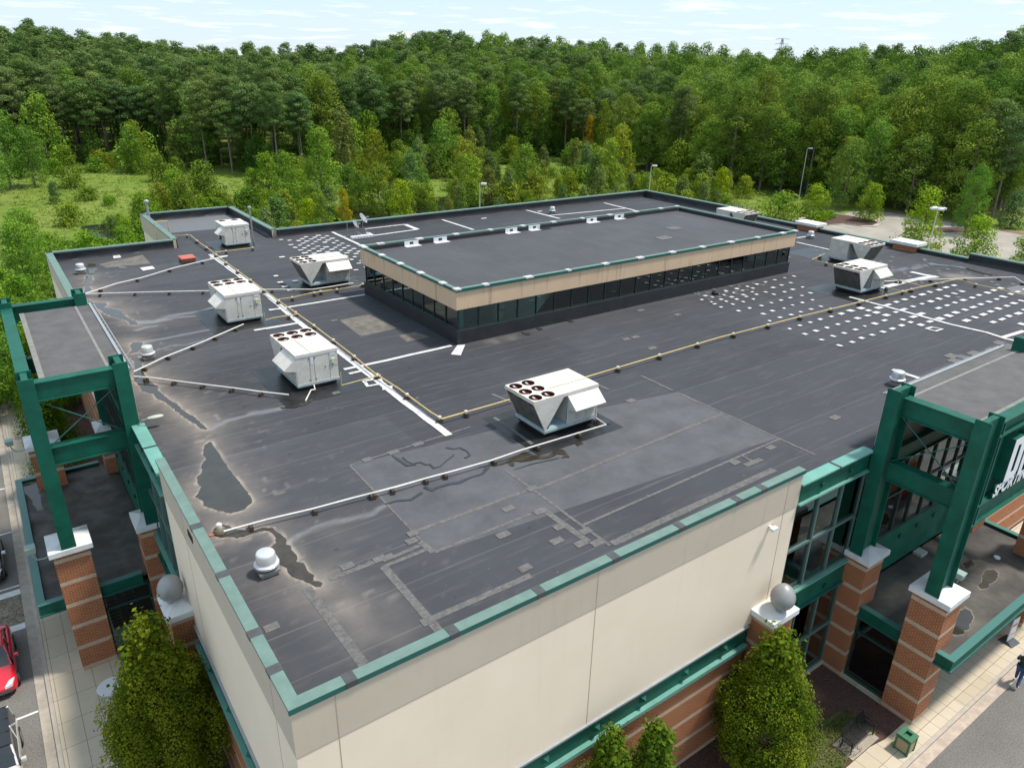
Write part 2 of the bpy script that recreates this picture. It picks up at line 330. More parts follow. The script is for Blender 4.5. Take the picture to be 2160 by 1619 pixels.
def dust_of(V):
    # wobble the points so rims are not clean offsets of the outlines
    W = V + np.stack([vnoise(V, .5, 3) - .5, vnoise(V, .5, 4) - .5], 1) * .12
    big = vnoise(V, 2.6, 5) * .45 + vnoise(V, 1.1, 6) * .3 + vnoise(V, .45, 7) * .15 + .1 * vnoise(V, .2, 17); D = np.zeros(len(V)); near = np.full(len(V), 1e9)
    for p in PUD: near = np.minimum(near, poly_d(W, p))
    D += .7 * np.exp(-(near / .055) ** 2) + .26 * np.exp(-near / .45) + .50 * np.clip(big * 1.7 - .45, 0, 1) * np.exp(-near / 1.5)
    for f, p, wd in streams[:-1]:
        d = poly_d(W, RP(f, p), False); D += .22 * np.exp(-(np.abs(d - wd * .5) / .07) ** 2)
    spots = np.clip((vnoise(V, .28, 8) - .86) * 6, 0, 1) * np.exp(-near / 4); D += spots * .5
    dfar = poly_d(W, RP(f9, [(1000,1010),(1150,1020)]), False); D += .5 * np.exp(-(dfar / .9) ** 2)
    for f, p, r0 in [(f4, [(1130,1130),(1500,1400)], 1.0), (f8, [(930,950),(960,945)], .4), (f8, [(1040,930),(1060,925)], .35), (f6, [(1360,625),(1372,632)], .3), (f6, [(580,960),(1010,960)], .01)]:
        D += .3 * np.exp(-(poly_d(W, RP(f, p), False) / r0) ** 2) * (vnoise(V, .7, 9) + .3)
    return np.clip(D, 0, 1)
def blue_of(V):                          # thin water runs; their sheen is painted as a pale blue tone
    B = np.zeros(len(V)); W = V + np.stack([vnoise(V, .6, 13) - .5, vnoise(V, .6, 14) - .5], 1) * .25
    for f, p, wd in streams: B += np.exp(-(poly_d(W, RP(f, p), False) / (wd * .7)) ** 2)
    return np.clip(B, 0, 1)
ROOFM, n = new("black_roof_membrane", .78, .3)
da = n.attr("dust").outputs["Fac"]; ba = n.attr("runs").outputs["Fac"]
c = n.ramp(n.noise(.16, 5), [(.32, (.033, .035, .041)), (.68, (.049, .052, .060))])
# lap seams of the sheets, running along x every 1.87 m
sy = n.m('ADD', n.x.outputs[1], n.m('MULTIPLY', n.noise(.25, 2), .12))
seam = n.m('LESS_THAN', n.m('FRACT', n.m('DIVIDE', sy, 1.87)), .022)
sheet = n.t.nodes.new("ShaderNodeTexWhiteNoise"); sheet.noise_dimensions = '2D'
n.L(n.comb(n.m('FLOOR', n.m('DIVIDE', n.x.outputs[0], 13.0)), n.m('FLOOR', n.m('DIVIDE', n.x.outputs[1], 5.61)), 0), sheet.inputs["Vector"])
c = n.mix(n.m('MULTIPLY', sheet.outputs[0], .38), c, (.075, .078, .088))
c = n.mix(n.m('MULTIPLY', seam, n.m('MULTIPLY', n.noise(.5, 3), .34)), c, (.26, .26, .27))
streaks = n.noise(1, 5, n.comb(n.m('MULTIPLY', n.x.outputs[0], .45), n.m('MULTIPLY', n.x.outputs[1], 3.2), 0))
c = n.mix(n.m('MULTIPLY', n.m('MAXIMUM', n.m('SUBTRACT', streaks, .52), 0), .9), c, (.17, .165, .16))
specks = n.m('GREATER_THAN', n.noise(7, 2), .745); c = n.mix(n.m('MULTIPLY', specks, .35), c, (.3, .3, .3))
dk = n.m('GREATER_THAN', n.noise(2.3, 1), .765); c = n.mix(n.m('MULTIPLY', dk, .5), c, (.02, .02, .022))
dn = n.m('MULTIPLY', da, n.m('ADD', .6, n.m('MULTIPLY', n.noise(2.2, 6), .8)))
c = n.mix(n.m('MINIMUM', dn, 1.0), c, (.30, .255, .215))
c = n.mix(n.m('MULTIPLY', ba, .35), c, (.22, .24, .28))
n.L(c, n.b.inputs["Base Color"]); n.L(n.m('SUBTRACT', .8, n.m('MULTIPLY', ba, .4)), n.b.inputs["Roughness"])
n.bump(n.m('ADD', n.noise(.8, 3), n.m('MULTIPLY', n.noise(45, 2), .12)), .35, .03)
Vs, Fs = [], []; o_ = 0
for rect, st in [((3.6, 20.4, 13.6, 66.8), .14), ((20.4, 68.2, 13.6, 66.8), .4), ((12.8, 21.2, 66.8, 80.2), .5)]:
    v, f = roof_grid(*rect, st); Vs.append(v); Fs.append(f + o_); o_ += len(v)
V2 = np.concatenate(Vs); F2 = np.concatenate(Fs)
me = bpy.data.meshes.new("roof"); V3 = np.concatenate([V2 - np.array([36, 40]), np.full((len(V2), 1), RZ)], 1).astype(np.float32)
me.vertices.add(len(V3)); me.vertices.foreach_set("co", V3.ravel()); me.loops.add(len(F2) * 4); me.loops.foreach_set("vertex_index", F2.ravel().astype(np.int32))
me.polygons.add(len(F2)); me.polygons.foreach_set("loop_start", np.arange(0, len(F2) * 4, 4, dtype=np.int32)); me.polygons.foreach_set("loop_total", np.full(len(F2), 4, np.int32)); me.update()
for nm, fn in (("dust", dust_of), ("runs", blue_of)): me.attributes.new(nm, 'FLOAT', 'POINT').data.foreach_set("value", fn(V2).astype(np.float32))
me.materials.append(ROOFM); roof = bpy.data.objects.new("roof", me); COL.objects.link(roof); roof.parent = BLD
# ---- standing water
PUDM, n = new("shallow_rain_water", .06, .6)
n.L(n.ramp(n.noise(1.2, 5), [(.3, (.030, .030, .026)), (.7, (.050, .046, .036))]), n.b.inputs["Base Color"]); n.bump(n.noise(3, 2), .02)
BROWNW, n = new("muddy_rain_water", .12, .5)
n.L(n.ramp(n.noise(2.2, 5), [(.3, (.028, .022, .016)), (.7, (.06, .05, .035))]), n.b.inputs["Base Color"])
def rough_outline(P, amp=.05, st=.18, seed=1):
    r = random.Random(seed); out = []
    for i in range(len(P)):
        a = Vector(P[i]); b = Vector(P[(i + 1) % len(P)]); L = (b - a).length; m = max(1, int(L / st)); nn = Vector((-(b - a).y, (b - a).x)) / max(L, 1e-6)
        for j in range(m):
            q = a + (b - a) * (j / m) + (nn * r.uniform(-amp, amp) if j else Vector((0, 0))); out.append((q.x, q.y))
    return out
for i, p in enumerate(PUD):
    q = rough_outline(p, .03, .10, i); cx = sum(a for a, b in q) / len(q); cy = sum(b for a, b in q) / len(q)
    o = MB().poly([(a - cx, b - cy, 0) for a, b in q]).build("puddle_water", BROWNW if i == 4 else PUDM); o.location = (cx, cy, RZ + .012); tag(o, kind="structure")
for i, (f, p) in enumerate(wet):
    z = WETZ[i]; q = rough_outline(RP(f, p, z), .05, .15, i + 30); cx = sum(a for a, b in q) / len(q); cy = sum(b for a, b in q) / len(q)
    o = MB().poly([(a - cx, b - cy, 0) for a, b in q]).build("puddle_water", BROWNW); o.location = (cx, cy, z + .032); tag(o, kind="structure")
# ---- lighter repair sheets, seam strips, mats
PATCHL = mat("weathered_repair_sheet", (.094, .096, .103), .7, noise=.3, nscale=.8, bump=.3, bscale=3, two=(.056, .058, .064), detail=9)
MATB = mat("wet_black_walk_mat", (.018, .019, .019), .35, noise=.5, nscale=1.5, bump=.3, bscale=6)
SEAMS = mat("worn_seam_tape", (.155, .145, .135), .8, noise=.45, nscale=7, two=(.065, .065, .068))
GREYP = mat("grey_patch", (.115, .11, .108), .8, noise=.3, nscale=6)
WETS = mat("damp_film", (.032, .036, .043), .3, noise=.35, nscale=1.5)
b = PB(); b.poly([(9.8, 17.65, RZ + .003), (26.4, 16.5, RZ + .003), (26.4, 22.4, RZ + .003), (16.5, 24.0, RZ + .003), (9.8, 24.6, RZ + .003)]); b.build("repair_sheet", PATCHL)
DUSTY = mat("dusty_repair_sheet", (.13, .115, .10), .8, noise=.4, nscale=2); GRAN = mat("grey_granular_sheet", (.125, .13, .14), .75, noise=.2, nscale=8)
for f, p, z in [(f8, [(95,830),(260,797),(415,875),(215,920)], RZ), (f8, [(425,915),(520,895),(600,925),(470,950)], RZ), (g2, [(240,150),(610,70),(680,145),(300,180)], RZ)]: PB().poly([(*q, RZ + .004) for q in RP(f, p)]).build("repair_sheet", DUSTY)
for f, p in [(f1, [(960,250),(1440,205),(1565,290),(1070,335)]), (f9, [(1690,1170),(1930,1110),(1930,1250),(1800,1225)])]: PB().poly([(*q, RZ + .004) for q in RP(f, p)]).build("repair_sheet", GRAN)
b = PB()
for x0, x1, y0, y1 in [(9.6, 13.7, 31.2, 36.6), (9.6, 13.7, 43.2, 48.0), (16.6, 21.4, 21.0, 25.2), (15.5, 19.4, 63.8, 68.2), (16.8, 21.6, 48.4, 52.6), (48.6, 54.2, 26.0, 30.4), (57.4, 61.3, 31.5, 38.5)]:
    PB().box(x0, x1, y0, y1, RZ + .002, RZ + .0065).build("walk_mat", MATB)
PB().poly([(*q, RZ + .0075) for q in RP(g2, [(820,115),(1080,85),(1190,140),(870,170)])]).build("walk_mat", MATB)
b = PB()
sw = .17
for f, p, wd in [(k1, [(250,980),(600,1450)], .3), (k1, [(720,850),(1060,1245)], .27), (k1, [(390,930),(700,810)], .2), (k1, [(715,855),(985,745)], .16), (k1, [(760,800),(965,712)], .16), (k1, [(895,645),(1619,378)], .17), (k1, [(1030,765),(1619,530)], .13),
                 (k1, [(1010,1172),(1619,905)], .24), (k1, [(515,235),(1020,765)], .09), (k1, [(945,700),(1025,765)], .25), (f5, [(590,460),(1650,30)], .17), (f5, [(860,655),(1960,172)], .12), (f5, [(1030,755),(1930,342)], .3), (f5, [(440,350),(600,460),(700,535),(870,660),(1020,765)], .13),
                 (f5, [(640,560),(900,745)], .26), (k1, [(515,235),(1250,0)], .1), (f5, [(1640,25),(1960,172),(2160,262)], .12), (f7, [(340,1130),(590,1245)], .1), (f7, [(0,1010),(0,1011)], .01), (f5, [(1770,320),(1860,285)], .26), (f5, [(1745,262),(1825,305)], .12),
                 (f6, [(1355,940),(1500,1000)], .18), (f6, [(1370,1080),(1600,1240)], .18), (f6, [(1820,800),(1890,840),(2060,915)], .16), (f7, [(130,1035),(300,1115)], .14), (f7, [(335,1130),(440,1180)], .2)]:
    NS = globals().get("NS", 0) + 1; PB().strip(RP(f, p), wd, RZ + .0085 + NS * .0003).build("seam_strip", SEAMS)
BITS = []
class BITB:
    def box(s, *a): BITS.append(a)
b = BITB()
r = random.Random(3)
def sq(px, py, f, a=.28, c_=None, z=RZ, h=.011):
    x, y, _ = G(*f(px, py), z); b.box(x - a * r.uniform(.8, 1.2), x + a * r.uniform(.8, 1.2), y - a * .7, y + a * .7, z + .002, z + h)
for p in [(890,697),(497,850),(700,805),(740,800),(990,1185),(1450,657),(1585,860),(42,1220),(1480,500),(780,155),(625,200),(930,105),(900,650)]: sq(*p, k1, .22)
for p in [(630,575),(740,660),(722,740),(427,705),(855,755),(950,750),(548,890),(1913,220),(1715,303),(885,685),(585,450)]: sq(*p, f5, .22)
for p in [(52,843),(100,832),(190,890),(325,713),(130,690),(1160,1257),(80,1168)]: sq(*p, f7, .25)
for p in [(1775,932),(1835,937),(1895,918),(1880,965),(1825,988),(1790,957),(1935,945),(1990,900),(2030,862),(2080,880),(1960,925)]: sq(*p, f7, .38)
for p in [(300,255),(255,307),(1900,372),(1960,320)]: sq(*p, f7 if p[0] < 400 else f8, .6, z=14.6)
for p in [(420,935),(410,500),(300,890)]: sq(*p, f6, .2)
for k in range(46): x = r.uniform(56, 66); y = r.uniform(22, 38); b.box(x - .22, x + .22, y - .15, y + .15, RZ + .002, RZ + .009)
for k in range(40): x = r.uniform(40, 47); y = 35 - r.uniform(1, 3.4) + (x - 40) * .1; b.box(x, x + .3, y, y + .22, RZ + .002, RZ + .008)
for k in range(60): x = 19 + r.uniform(0, 3); y = r.uniform(49, 58); b.box(x, x + .22, y, y + .16, RZ + .002, RZ + .008)
BITS.sort(key=lambda a: -(a[1] - a[0]) / math.hypot(a[0], a[2])); rest = PB()
for i, a in enumerate(BITS):
    a = (a[0], a[1], a[2], a[3], a[4], a[4] + .0175 + (i % 24) * .0004)
    if i < 60: PB().box(*a).build("grey_patch", GREYP)
    else: rest.box(*a)
tag(rest.build("small_grey_patches", GREYP), kind="stuff")
b = PB()
for i, (f, p, wd) in enumerate(cracks): PB().strip(RP(f, p), [wd * r.uniform(.4, 1.2) for _ in p], RZ + .0285 + i * .0003).build("damp_streak", WETS)
for f, p in [(f6, [(1800,1060),(2060,1100),(2070,1120),(1900,1090)])]: PB().poly([(*q, RZ + .028) for q in rough_outline(RP(f, p), .12, .3, 5)]).build("damp_patch", WETS)
# ---- white paint
zz_ = RZ + .031; NW = [0]
def W(f, pts, wd): NW[0] += 1; PB().strip(rough_strip(RP(f, pts)), wd, zz_ + NW[0] * .0003).build("white_stripe", WPAINT)
def rough_strip(P):
    out = []
    for i in range(len(P) - 1):
        a = Vector(P[i]); c_ = Vector(P[i + 1]); m = max(1, int((c_ - a).length / .9))
        for j in range(m): q = a.lerp(c_, j / m); out.append((q.x + r.uniform(-.025, .025), q.y + r.uniform(-.025, .025)))
    return out + [P[-1]]
W(f1, [(1330,470),(1520,610),(1700,735),(1860,875),(1985,975)], .36); W(f6, [(250,545),(420,670),(640,840),(760,930),(850,1000),(1100,1190)], .36)
W(f6, [(20,440),(300,395),(595,347)], .26); W(f6, [(0,552),(195,517)], .26); W(f1, [(1607,952),(1885,905)], .26); W(f6, [(472,795),(600,768),(850,712),(1115,652)], .26); W(f6, [(500,820),(600,798)], .22)
W(f6, [(590,862),(690,852),(700,880),(615,895),(590,862)], .22); W(f6, [(700,905),(760,905)], .5)
W(f1, [(1700,820),(1790,815)], .2); W(f1, [(1330,492),(1440,480)], .3)
W(f8, [(35,333),(205,412)], .3); W(f8, [(632,262),(840,330)], .3); W(f8, [(1130,220),(1320,268)], .3); W(f8, [(1565,180),(1735,222)], .3); W(f8, [(1250,252),(1690,210)], .26)
W(f8, [(240,325),(460,300)], .3); W(f8, [(460,300),(530,328)], .5); W(f8, [(530,328),(285,362)], .3); W(f8, [(285,362),(250,345)], .35)
W(f7, [(1235,620),(1500,690),(1770,765),(1880,790),(1960,808),(2060,840),(2130,857)], .27); W(f7, [(2040,837),(2160,800)], .3); W(f7, [(1465,1005),(1670,1072)], .3); W(f7, [(955,330),(1130,370)], .26); W(f7, [(955,308),(1010,300)], .24)
W(f7, [(1400,572),(1560,533),(1640,517),(1700,512)], .55); W(f7, [(1560,487),(1640,505),(1690,512)], .5)
for f, p in [(f6, [(1110,707),(1150,650),(1197,648),(1170,712)]), (f1, [(712,475),(755,470),(768,492),(720,498)]), (f1, [(885,557),(965,546),(982,563),(905,576)]), (f9, [(540,1240),(600,1010),(740,1000),(780,1030),(640,1050)])]:
    if f is not f9: PB().poly([(*q, zz_ + .014) for q in RP(f, p)]).build("white_sheet", WPAINT)
DABS = []
def dab(x, y, a, c_): 
    k_ = r.uniform(.72, 1.2); a *= k_; c_ *= r.uniform(.75, 1.15); x += r.uniform(-.05, .05); y += r.uniform(-.05, .05); t = r.uniform(-.04, .04); P = [(-a, -c_), (a, -c_ + t), (a * 1.02, c_), (-a + t, c_ * 1.04)]; DABS.append([(x + p[0], y + p[1], zz_ + .0125 + (len(DABS) % 20) * .0003) for p in P])
for i in range(13):                      # small square dabs, rows 1.14 m apart
    for j in range(4):
        if i < 5 + j or (j < 2 and i < 8): dab(39.5 + 1.14 * i, 25.3 - 1.18 * j, *((.16, .14) if i < 5 else (.26, .17)))
for j, y in enumerate([33.0, 31.8, 30.6, 29.4, 28.2, 27.0]):
    for i in range(11 - j):
        if r.random() < .9: dab(39.5 + 1.14 * i + (.3 if j % 2 else 0), y + r.uniform(-.06, .06), .15, .13)
for y in (32.45, 31.3): 
    for i in range(6): dab(39.7 + 1.1 * i, y, .14, .12)
for j in range(10):
    for i in range(16):
        x = 47.5 + 1.17 * i; y = 24.7 - 1.18 * j
        if (j >= 4 and i < j - 1) or (i > 10 - j * .2 and j < 2) or r.random() < .03 or (i - j > 11): continue
        dab(x, y, .30 * r.uniform(.75, 1.15), .19 * r.uniform(.8, 1.1))
W(f7, [(1640,788),(1672,780),(1725,790),(1690,801),(1640,788)], .2)
for j in range(15):
    for i in range(5):
        x = 21.45 + 1.17 * i + (.58 if j % 2 else 0); y = 65.6 - .58 * j * 1.02
        if x < 25.9 and r.random() < .92: dab(x, y, .2, .17)
for j in range(16):
    y = 57 - 1.18 * j * .6
    if y > 50.5: dab(23.8 + (j % 2) * .55, y, .2, .16)
for p in [(100,122),(90,272),(120,297),(65,235),(145,320),(540,200),(180,265)]: x, y, _ = G(*f6(*p), RZ); dab(x, y, .2, .16)
for p in [(895,267),(1210,228),(865,363),(1850,0)]:
    if p[0] < 1500: x, y, _ = G(*f8(*p), RZ); dab(x, y, .3, .2)
DABS.sort(key=lambda P: -((P[1][0] - P[0][0]) / math.hypot(P[0][0], P[0][1]))); rest = PB()
for i, P in enumerate(DABS):
    if i < 100: PB().poly(P).build("white_dab", WPAINT)
    else: rest.poly(P)
tag(rest.build("small_white_dabs", WPAINT), kind="stuff")

# ---- walls, parapets, copings
def wall_run(pts, ztop, zbot, mat_, name, th=.3, inner=None, cap=LGREEN, capw=.42, capz=.09):
    """pts: outer face line; interior on the left of the direction of travel"""
    for (x0, y0), (x1, y1) in zip(pts[:-1], pts[1:]):
        d = Vector((x1 - x0, y1 - y0)); L = d.length; d /= L; nn = Vector((-d.y, d.x))
        P = [Vector((x0, y0)), Vector((x1, y1)), Vector((x1, y1)) + nn * th, Vector((x0, y0)) + nn * th]
        q = PB(); q.hexa([(p.x, p.y, zbot) for p in P], [(p.x, p.y, ztop - capz) for p in P]); q.build(name, mat_)
        if inner:                          # black membrane turned up on the inside
            P = [Vector((x0, y0)) + nn * th, Vector((x1, y1)) + nn * th, Vector((x1, y1)) + nn * (th + .05), Vector((x0, y0)) + nn * (th + .05)]
            q = PB(); q.hexa([(p.x, p.y, RZ - .05) for p in P], [(p.x, p.y, ztop - capz) for p in P]); q.build("parapet_membrane", MEMB)
# outer face, travelling so that the interior lies on the left: front edge goes +x, right edge +y, rear -x, left -y
# front cream wall 3.4..23.55 at y 13.39
def seg(name, m, x0, x1, y0, y1, z0, z1): return PB().box(x0, x1, y0, y1, z0, z1).build(name, m)
seg("wall", CREAM, 3.40, 23.55, 13.39, 13.69, 5.78, 10.76); seg("wall_band", TAN, 3.385, 23.56, 13.375, 13.69, 10.762, 12.32)
seg("wall", CREAM, 3.40, 3.70, 13.692, 27.66, 5.78, 10.76); seg("wall_band", TAN, 3.385, 3.69, 13.692, 27.67, 10.762, 12.32)
j = PB()
for x in (3.4 + 1.1, 13.1, 22.7): j.box(x - .012, x + .012, 13.383, 13.386 + .02, 5.8, 10.755); j.box(x - .012, x + .012, 13.368, 13.39, 10.775, 12.3)
for y in (14.9, 24.2): j.box(3.393, 3.41, y - .012, y + .012, 5.8, 10.755); j.box(3.378, 3.40, y - .012, y + .012, 10.775, 12.3)
j.box(3.39, 23.55, 13.381, 13.4, 10.74, 10.758); j.build("panel_joint", JOINT)
def coping(x0, x1, y0, y1, z, m=LGREEN, h=.1): return PB().box(x0, x1, y0, y1, z - h, z).build("coping", m)
coping(3.34, 23.62, 13.33, 13.67, PT); coping(3.34, 3.68, 13.672, 27.72, PT)
def edge(x0, x1, y0, y1, z): return PB().box(x0, x1, y0, y1, z - .16, z - .1).build("coping_drip", DGREEN)
PB().box(3.335, 23.63, 13.325, 13.36, PT - .17, PT - .012).build("coping_drip", DGREEN)
JBM = mat("dark_joint_cover", (.06, .062, .066), .55, noise=.25, nscale=4)
for x in [G(*f5(*p), PT)[0] for p in [(140,1232),(618,1008),(1035,818),(1400,648),(1722,505),(1862,440)]] + [G(*k1(512,1528), PT)[0]]: PB().box(x - .15, x + .15, 13.315, 13.685, PT - .16, PT + .012).build("coping_joint_cover", JBM)
for y in [G(*p, PT)[1] for p in [(417,1108),(473,1209),(539,1333),(583,1408)]]: PB().box(3.325, 3.695, y - .15, y + .15, PT - .1, PT + .012).build("coping_joint_cover", JBM)
# base of the walls: grey ledge, green spandrel, pale ledge, brick
for ax in (0, 1):
    def Bx(name, m, a0, a1, d0, d1, z0, z1):      # a along the facade, d outward
        if ax == 0: return PB().box(a0, a1, 13.39 - d1, 13.39 - d0, z0, z1).build(name, m)
        return PB().box(3.4 - d1, 3.4 - d0, a0, a1, z0, z1).build(name, m)
    e0, e1 = (3.3, 21.72) if ax == 0 else (13.3, 25.9)
    Bx("wall_ledge", GREYM, e0, e1, -.25, .09, 5.70, 5.785); Bx("spandrel", GREEN, e0, e1, -.25, -.02, 4.86, 5.70); Bx("wall_ledge", SEAG, e0, e1, -.25, .16, 4.70, 4.86)
    Bx("brick_wall", BRICK, e0 + .1, e1, -.3, 0, -.1, 4.70)
    q = PB()
    for k in range(9):
        a = e0 + 1.3 + 2.25 * k
        if a < e1 - .4:
            P = [(a - .14, .02), (a + .14, .02)]
            z0, z1 = 5.14, 5.46
            pts = [(a - .16, z0), (a + .16, z0), (a + .16, z1), (a - .16, z1)]; apex = (a, .17, (z0 + z1) / 2)
            cv = (lambda A, D, Z: (A, 13.39 - D, Z)) if ax == 0 else (lambda A, D, Z: (3.4 - D, A, Z))
            vs = [cv(pa, -.02, pz) for pa, pz in pts] + [cv(*apex)]; q.add(vs, [(0, 1, 4), (1, 2, 4), (2, 3, 4), (3, 0, 4), (0, 3, 2, 1)])
    q.build("spandrel_studs", GREEN)
# glazed bays beside the corner block: green fascia, tall glass, spandrel, glass
def cvt(ax):
    return (lambda A, D, Z: (3.4 + A, 13.39 - D, Z)) if ax == 0 else (lambda A, D, Z: (3.4 - D, 13.39 + A, Z))
def abox(mb, ax, a0, a1, d0, d1, z0, z1):
    c0 = cvt(ax)(a0, d0, z0); c1 = cvt(ax)(a1, d1, z1); mb.box(c0[0], c1[0], c0[1], c1[1], z0, z1); return mb
def bay(ax, a0, a1, cols, low=True, top=11.75):
    q = lambda name, m, *r_: abox(PB(), ax, *r_).build(name, m)
    q("coping", SEAG, a0, a1, -.42, .10, top - .07, top); q("green_fascia", GREEN, a0, a1, -.3, 0, 10.86, top - .07); q("fascia_ledge", SEAG, a0, a1, -.3, .13, 10.78, 10.86)
    q("coping_joint", mat("j", (.06, .062, .066), .6) if False else MEMB, (a0 + a1) / 2 - .06, (a0 + a1) / 2 + .06, -.43, .11, top - .03, top + .01)
    q("green_fascia", GREEN, a0, a1, -.3, 0, 5.0, 6.08); q("fascia_ledge", SEAG, a0, a1, -.3, .12, 6.08, 6.16); q("fascia_ledge", DGREEN, a0, a1, -.3, .12, 4.93, 5.0)
    q("stone_sill", CURB, a0, a1, -.3, .05, -.1, .14)
    st = PB()
    for k in range(2):
        for z in (5.35, 11.25):
            a = a0 + (a1 - a0) * (.3 + .4 * k); abox(st, ax, a - .09, a + .09, 0, .09, z - .09, z + .09)
    st.build("fascia_studs", GREEN)
    for z0, z1, rows in ((6.16, 10.78, 2), (.14, 4.93, 2)):
        wn = abox(PB(), ax, a0, a1, -.16, -.12, z0, z1).build("window", GLASS)
        fr = MB.__new__(PB); fr.v = []; fr.f = []
        cw = (a1 - a0) / cols
        for k in range(cols + 1): abox(fr, ax, max(a0, a0 + k * cw - .05), min(a1, a0 + k * cw + .05), -.22, -.03, z0, z1)
        for k in range(rows + 1):
            z = z0 + (z1 - z0) * k / rows; abox(fr, ax, a0, a1, -.215, -.035, max(z0, z - .06), min(z1, z + .06))
        fr.build("window_frame", mat("grey_green_mullion", (.10, .17, .15), .4), wn)
bay(0, 20.18, 25.2, 3); bay(1, 14.32, 19.4, 3)
# interior seen through the glass
IN = PB(); IN.box(24, 46, 16.9, 17.1, .1, 11.5); IN.box(7.0, 7.2, 27.9, 53, .1, 11.5); IN.build("inner_wall", mat("inner_wall_paint", (.32, .28, .24), .8, noise=.35, nscale=.7))
IN = PB(); IN.box(23.7, 45, 13.75, 16.9, 5.5, 5.7); IN.box(3.75, 7, 27.8, 52, 5.5, 5.7); IN.box(23.7, 45, 13.75, 17, 0, .1); IN.box(3.75, 7, 27.8, 52, 0, .1); IN.build("upper_floor", FLOORM)
IN = PB(); IN.box(3.72, 23.4, 13.9, 14.0, 4.9, 11.4); IN.box(23.4, 23.56, 13.75, 17, .1, 11.4); IN.box(3.75, 7, 27.6, 27.72, .1, 11.4); IN.build("inner_partition", mat("inner_grey_paint", (.2, .2, .2), .8))
IN = PB(); IN.box(25.4, 28.2, 15.0, 15.08, 5.75, 10.4); IN.build("blue_display_panel", mat("blue_display", (.36, .68, .85), .6, noise=.35, nscale=1.6))
IN = PB(); IN.box(25.4, 28.25, 14.94, 15.0, 6.3, 6.75); IN.box(29.4, 36, 16.75, 16.86, 7.2, 8.6); IN.build("orange_display_panel", mat("orange_display", (.85, .34, .09), .6, noise=.2, nscale=2))
r2 = random.Random(11)
for k in range(6):
    x = 26.2 + .9 * k; y = 14.3 + r2.uniform(0, .3); mb = MB(); mb.tube([(-.4, 0, 0), (-.4, 0, 1.35)], .02, 6).tube([(.4, 0, 0), (.4, 0, 1.35)], .02, 6).tube([(-.4, 0, 1.35), (.4, 0, 1.35)], .02, 6)
    t = empty("clothes_rack", (x, y, 5.7), r2.uniform(-.3, .3)); tag(t, "metal clothes rack hung with garments behind the upper front window", "clothes rack", "clothes racks behind the front windows")
    mb.build("rail", GREYM, t); g = MB()
    for q in range(8): g.box(-.37 + q * .095, -.37 + q * .095 + .055, -.22, .22, .5 - r2.uniform(0, .15), 1.3)
    g.build("garments", [mat("dark_cloth", (.02, .02, .03), .9), mat("red_cloth", (.3, .04, .04), .9), mat("pale_cloth", (.4, .4, .42), .9), mat("blue_cloth", (.04, .1, .25), .9)][k % 4], t)
# left facade beyond the entrance and the rest of the outline
def par(x0, y0, x1, y1, ztop, side, outer=CREAM, brick=True):
    """side: 'L' wall on the -x side, 'F' -y, 'B' +y, 'R' +x of the roof; box 0.3 thick"""
    t = .3
    if side == 'L': B = (x0, x0 + t, y0, y1); I = (x0 + t, x0 + t + .04, y0, y1); O = (x0 - .05, x0 + .42, y0, y1)
    if side == 'R': B = (x0 - t, x0, y0, y1); I = (x0 - t - .04, x0 - t, y0, y1); O = (x0 - .42, x0 + .05, y0, y1)
    if side == 'B': B = (x0, x1, y0 - t, y0); I = (x0, x1, y0 - t - .04, y0 - t); O = (x0, x1, y0 - .42, y0 + .05)
    if side == 'F': B = (x0, x1, y0, y0 + t); I = (x0, x1, y0 + t, y0 + t + .04); O = (x0, x1, y0 - .05, y0 + .42)
    PB().box(*B, 5.78, 10.76).build("wall", outer); e = .012
    Bt = {'L': (B[0] - e, B[1], B[2], B[3]), 'R': (B[0], B[1] + e, B[2], B[3]), 'B': (B[0], B[1], B[2], B[3] + e), 'F': (B[0], B[1], B[2] - e, B[3])}[side]
    PB().box(*Bt, 10.762, ztop - .1).build("wall_band", TAN); PB().box(*B, -.2, 5.778).build("brick_wall", BRICK)
    drape_sheet(I, side, ztop); PB().box(*O, ztop - .1, ztop).build("coping", LGREEN)
def drape_sheet(I, side, ztop):
    nn = 60; along_y = side in 'LR'; a0, a1 = (I[2], I[3]) if along_y else (I[0], I[1]); face = {'L': I[1], 'R': I[0], 'B': I[2], 'F': I[3]}[side]; sg = {'L': 1, 'R': -1, 'B': -1, 'F': 1}[side]
    vs = []; m = 5
    for i in range(nn + 1):
        a = a0 + (a1 - a0) * i / nn
        for k in range(m + 1):
            z = ztop - .1 - (ztop - .1 - RZ) * k / m; wob = .02 + .035 * math.sin(a * 2.1 + k * .8) * math.sin(a * .7 + 1) * (k / m) + (.10 if k == m else 0)
            vs.append((face + sg * wob, a, z) if along_y else (a, face + sg * wob, z))
    fs = []
    for i in range(nn):
        for k in range(m): q = (i * (m + 1) + k, i * (m + 1) + k + 1, (i + 1) * (m + 1) + k + 1, (i + 1) * (m + 1) + k); fs.append(q)
    PB().add(vs, fs).build("parapet_membrane", MEMB, smooth=True)
par(3.4, 46.4, 3.4, 67.1, PT, 'L'); par(3.4, 67.1, 12.66, 67.1, PT, 'B'); par(12.66, 67.1, 12.66, 80.5, PT, 'L'); par(12.66, 80.5, 21.4, 80.5, PT, 'B'); par(21.4, 66.9, 21.4, 80.5, PT, 'R')
par(21.4, 66.9, 68.4, 66.9, PT, 'B'); par(68.4, 52.5, 68.4, 66.9, PT + .03, 'R'); par(68.4, 27.8, 68.4, 52.5, 11.98, 'R'); par(68.4, 13.39, 68.4, 27.8, PT, 'R')
par(41.2, 13.39, 68.4, 13.39, PT, 'F')
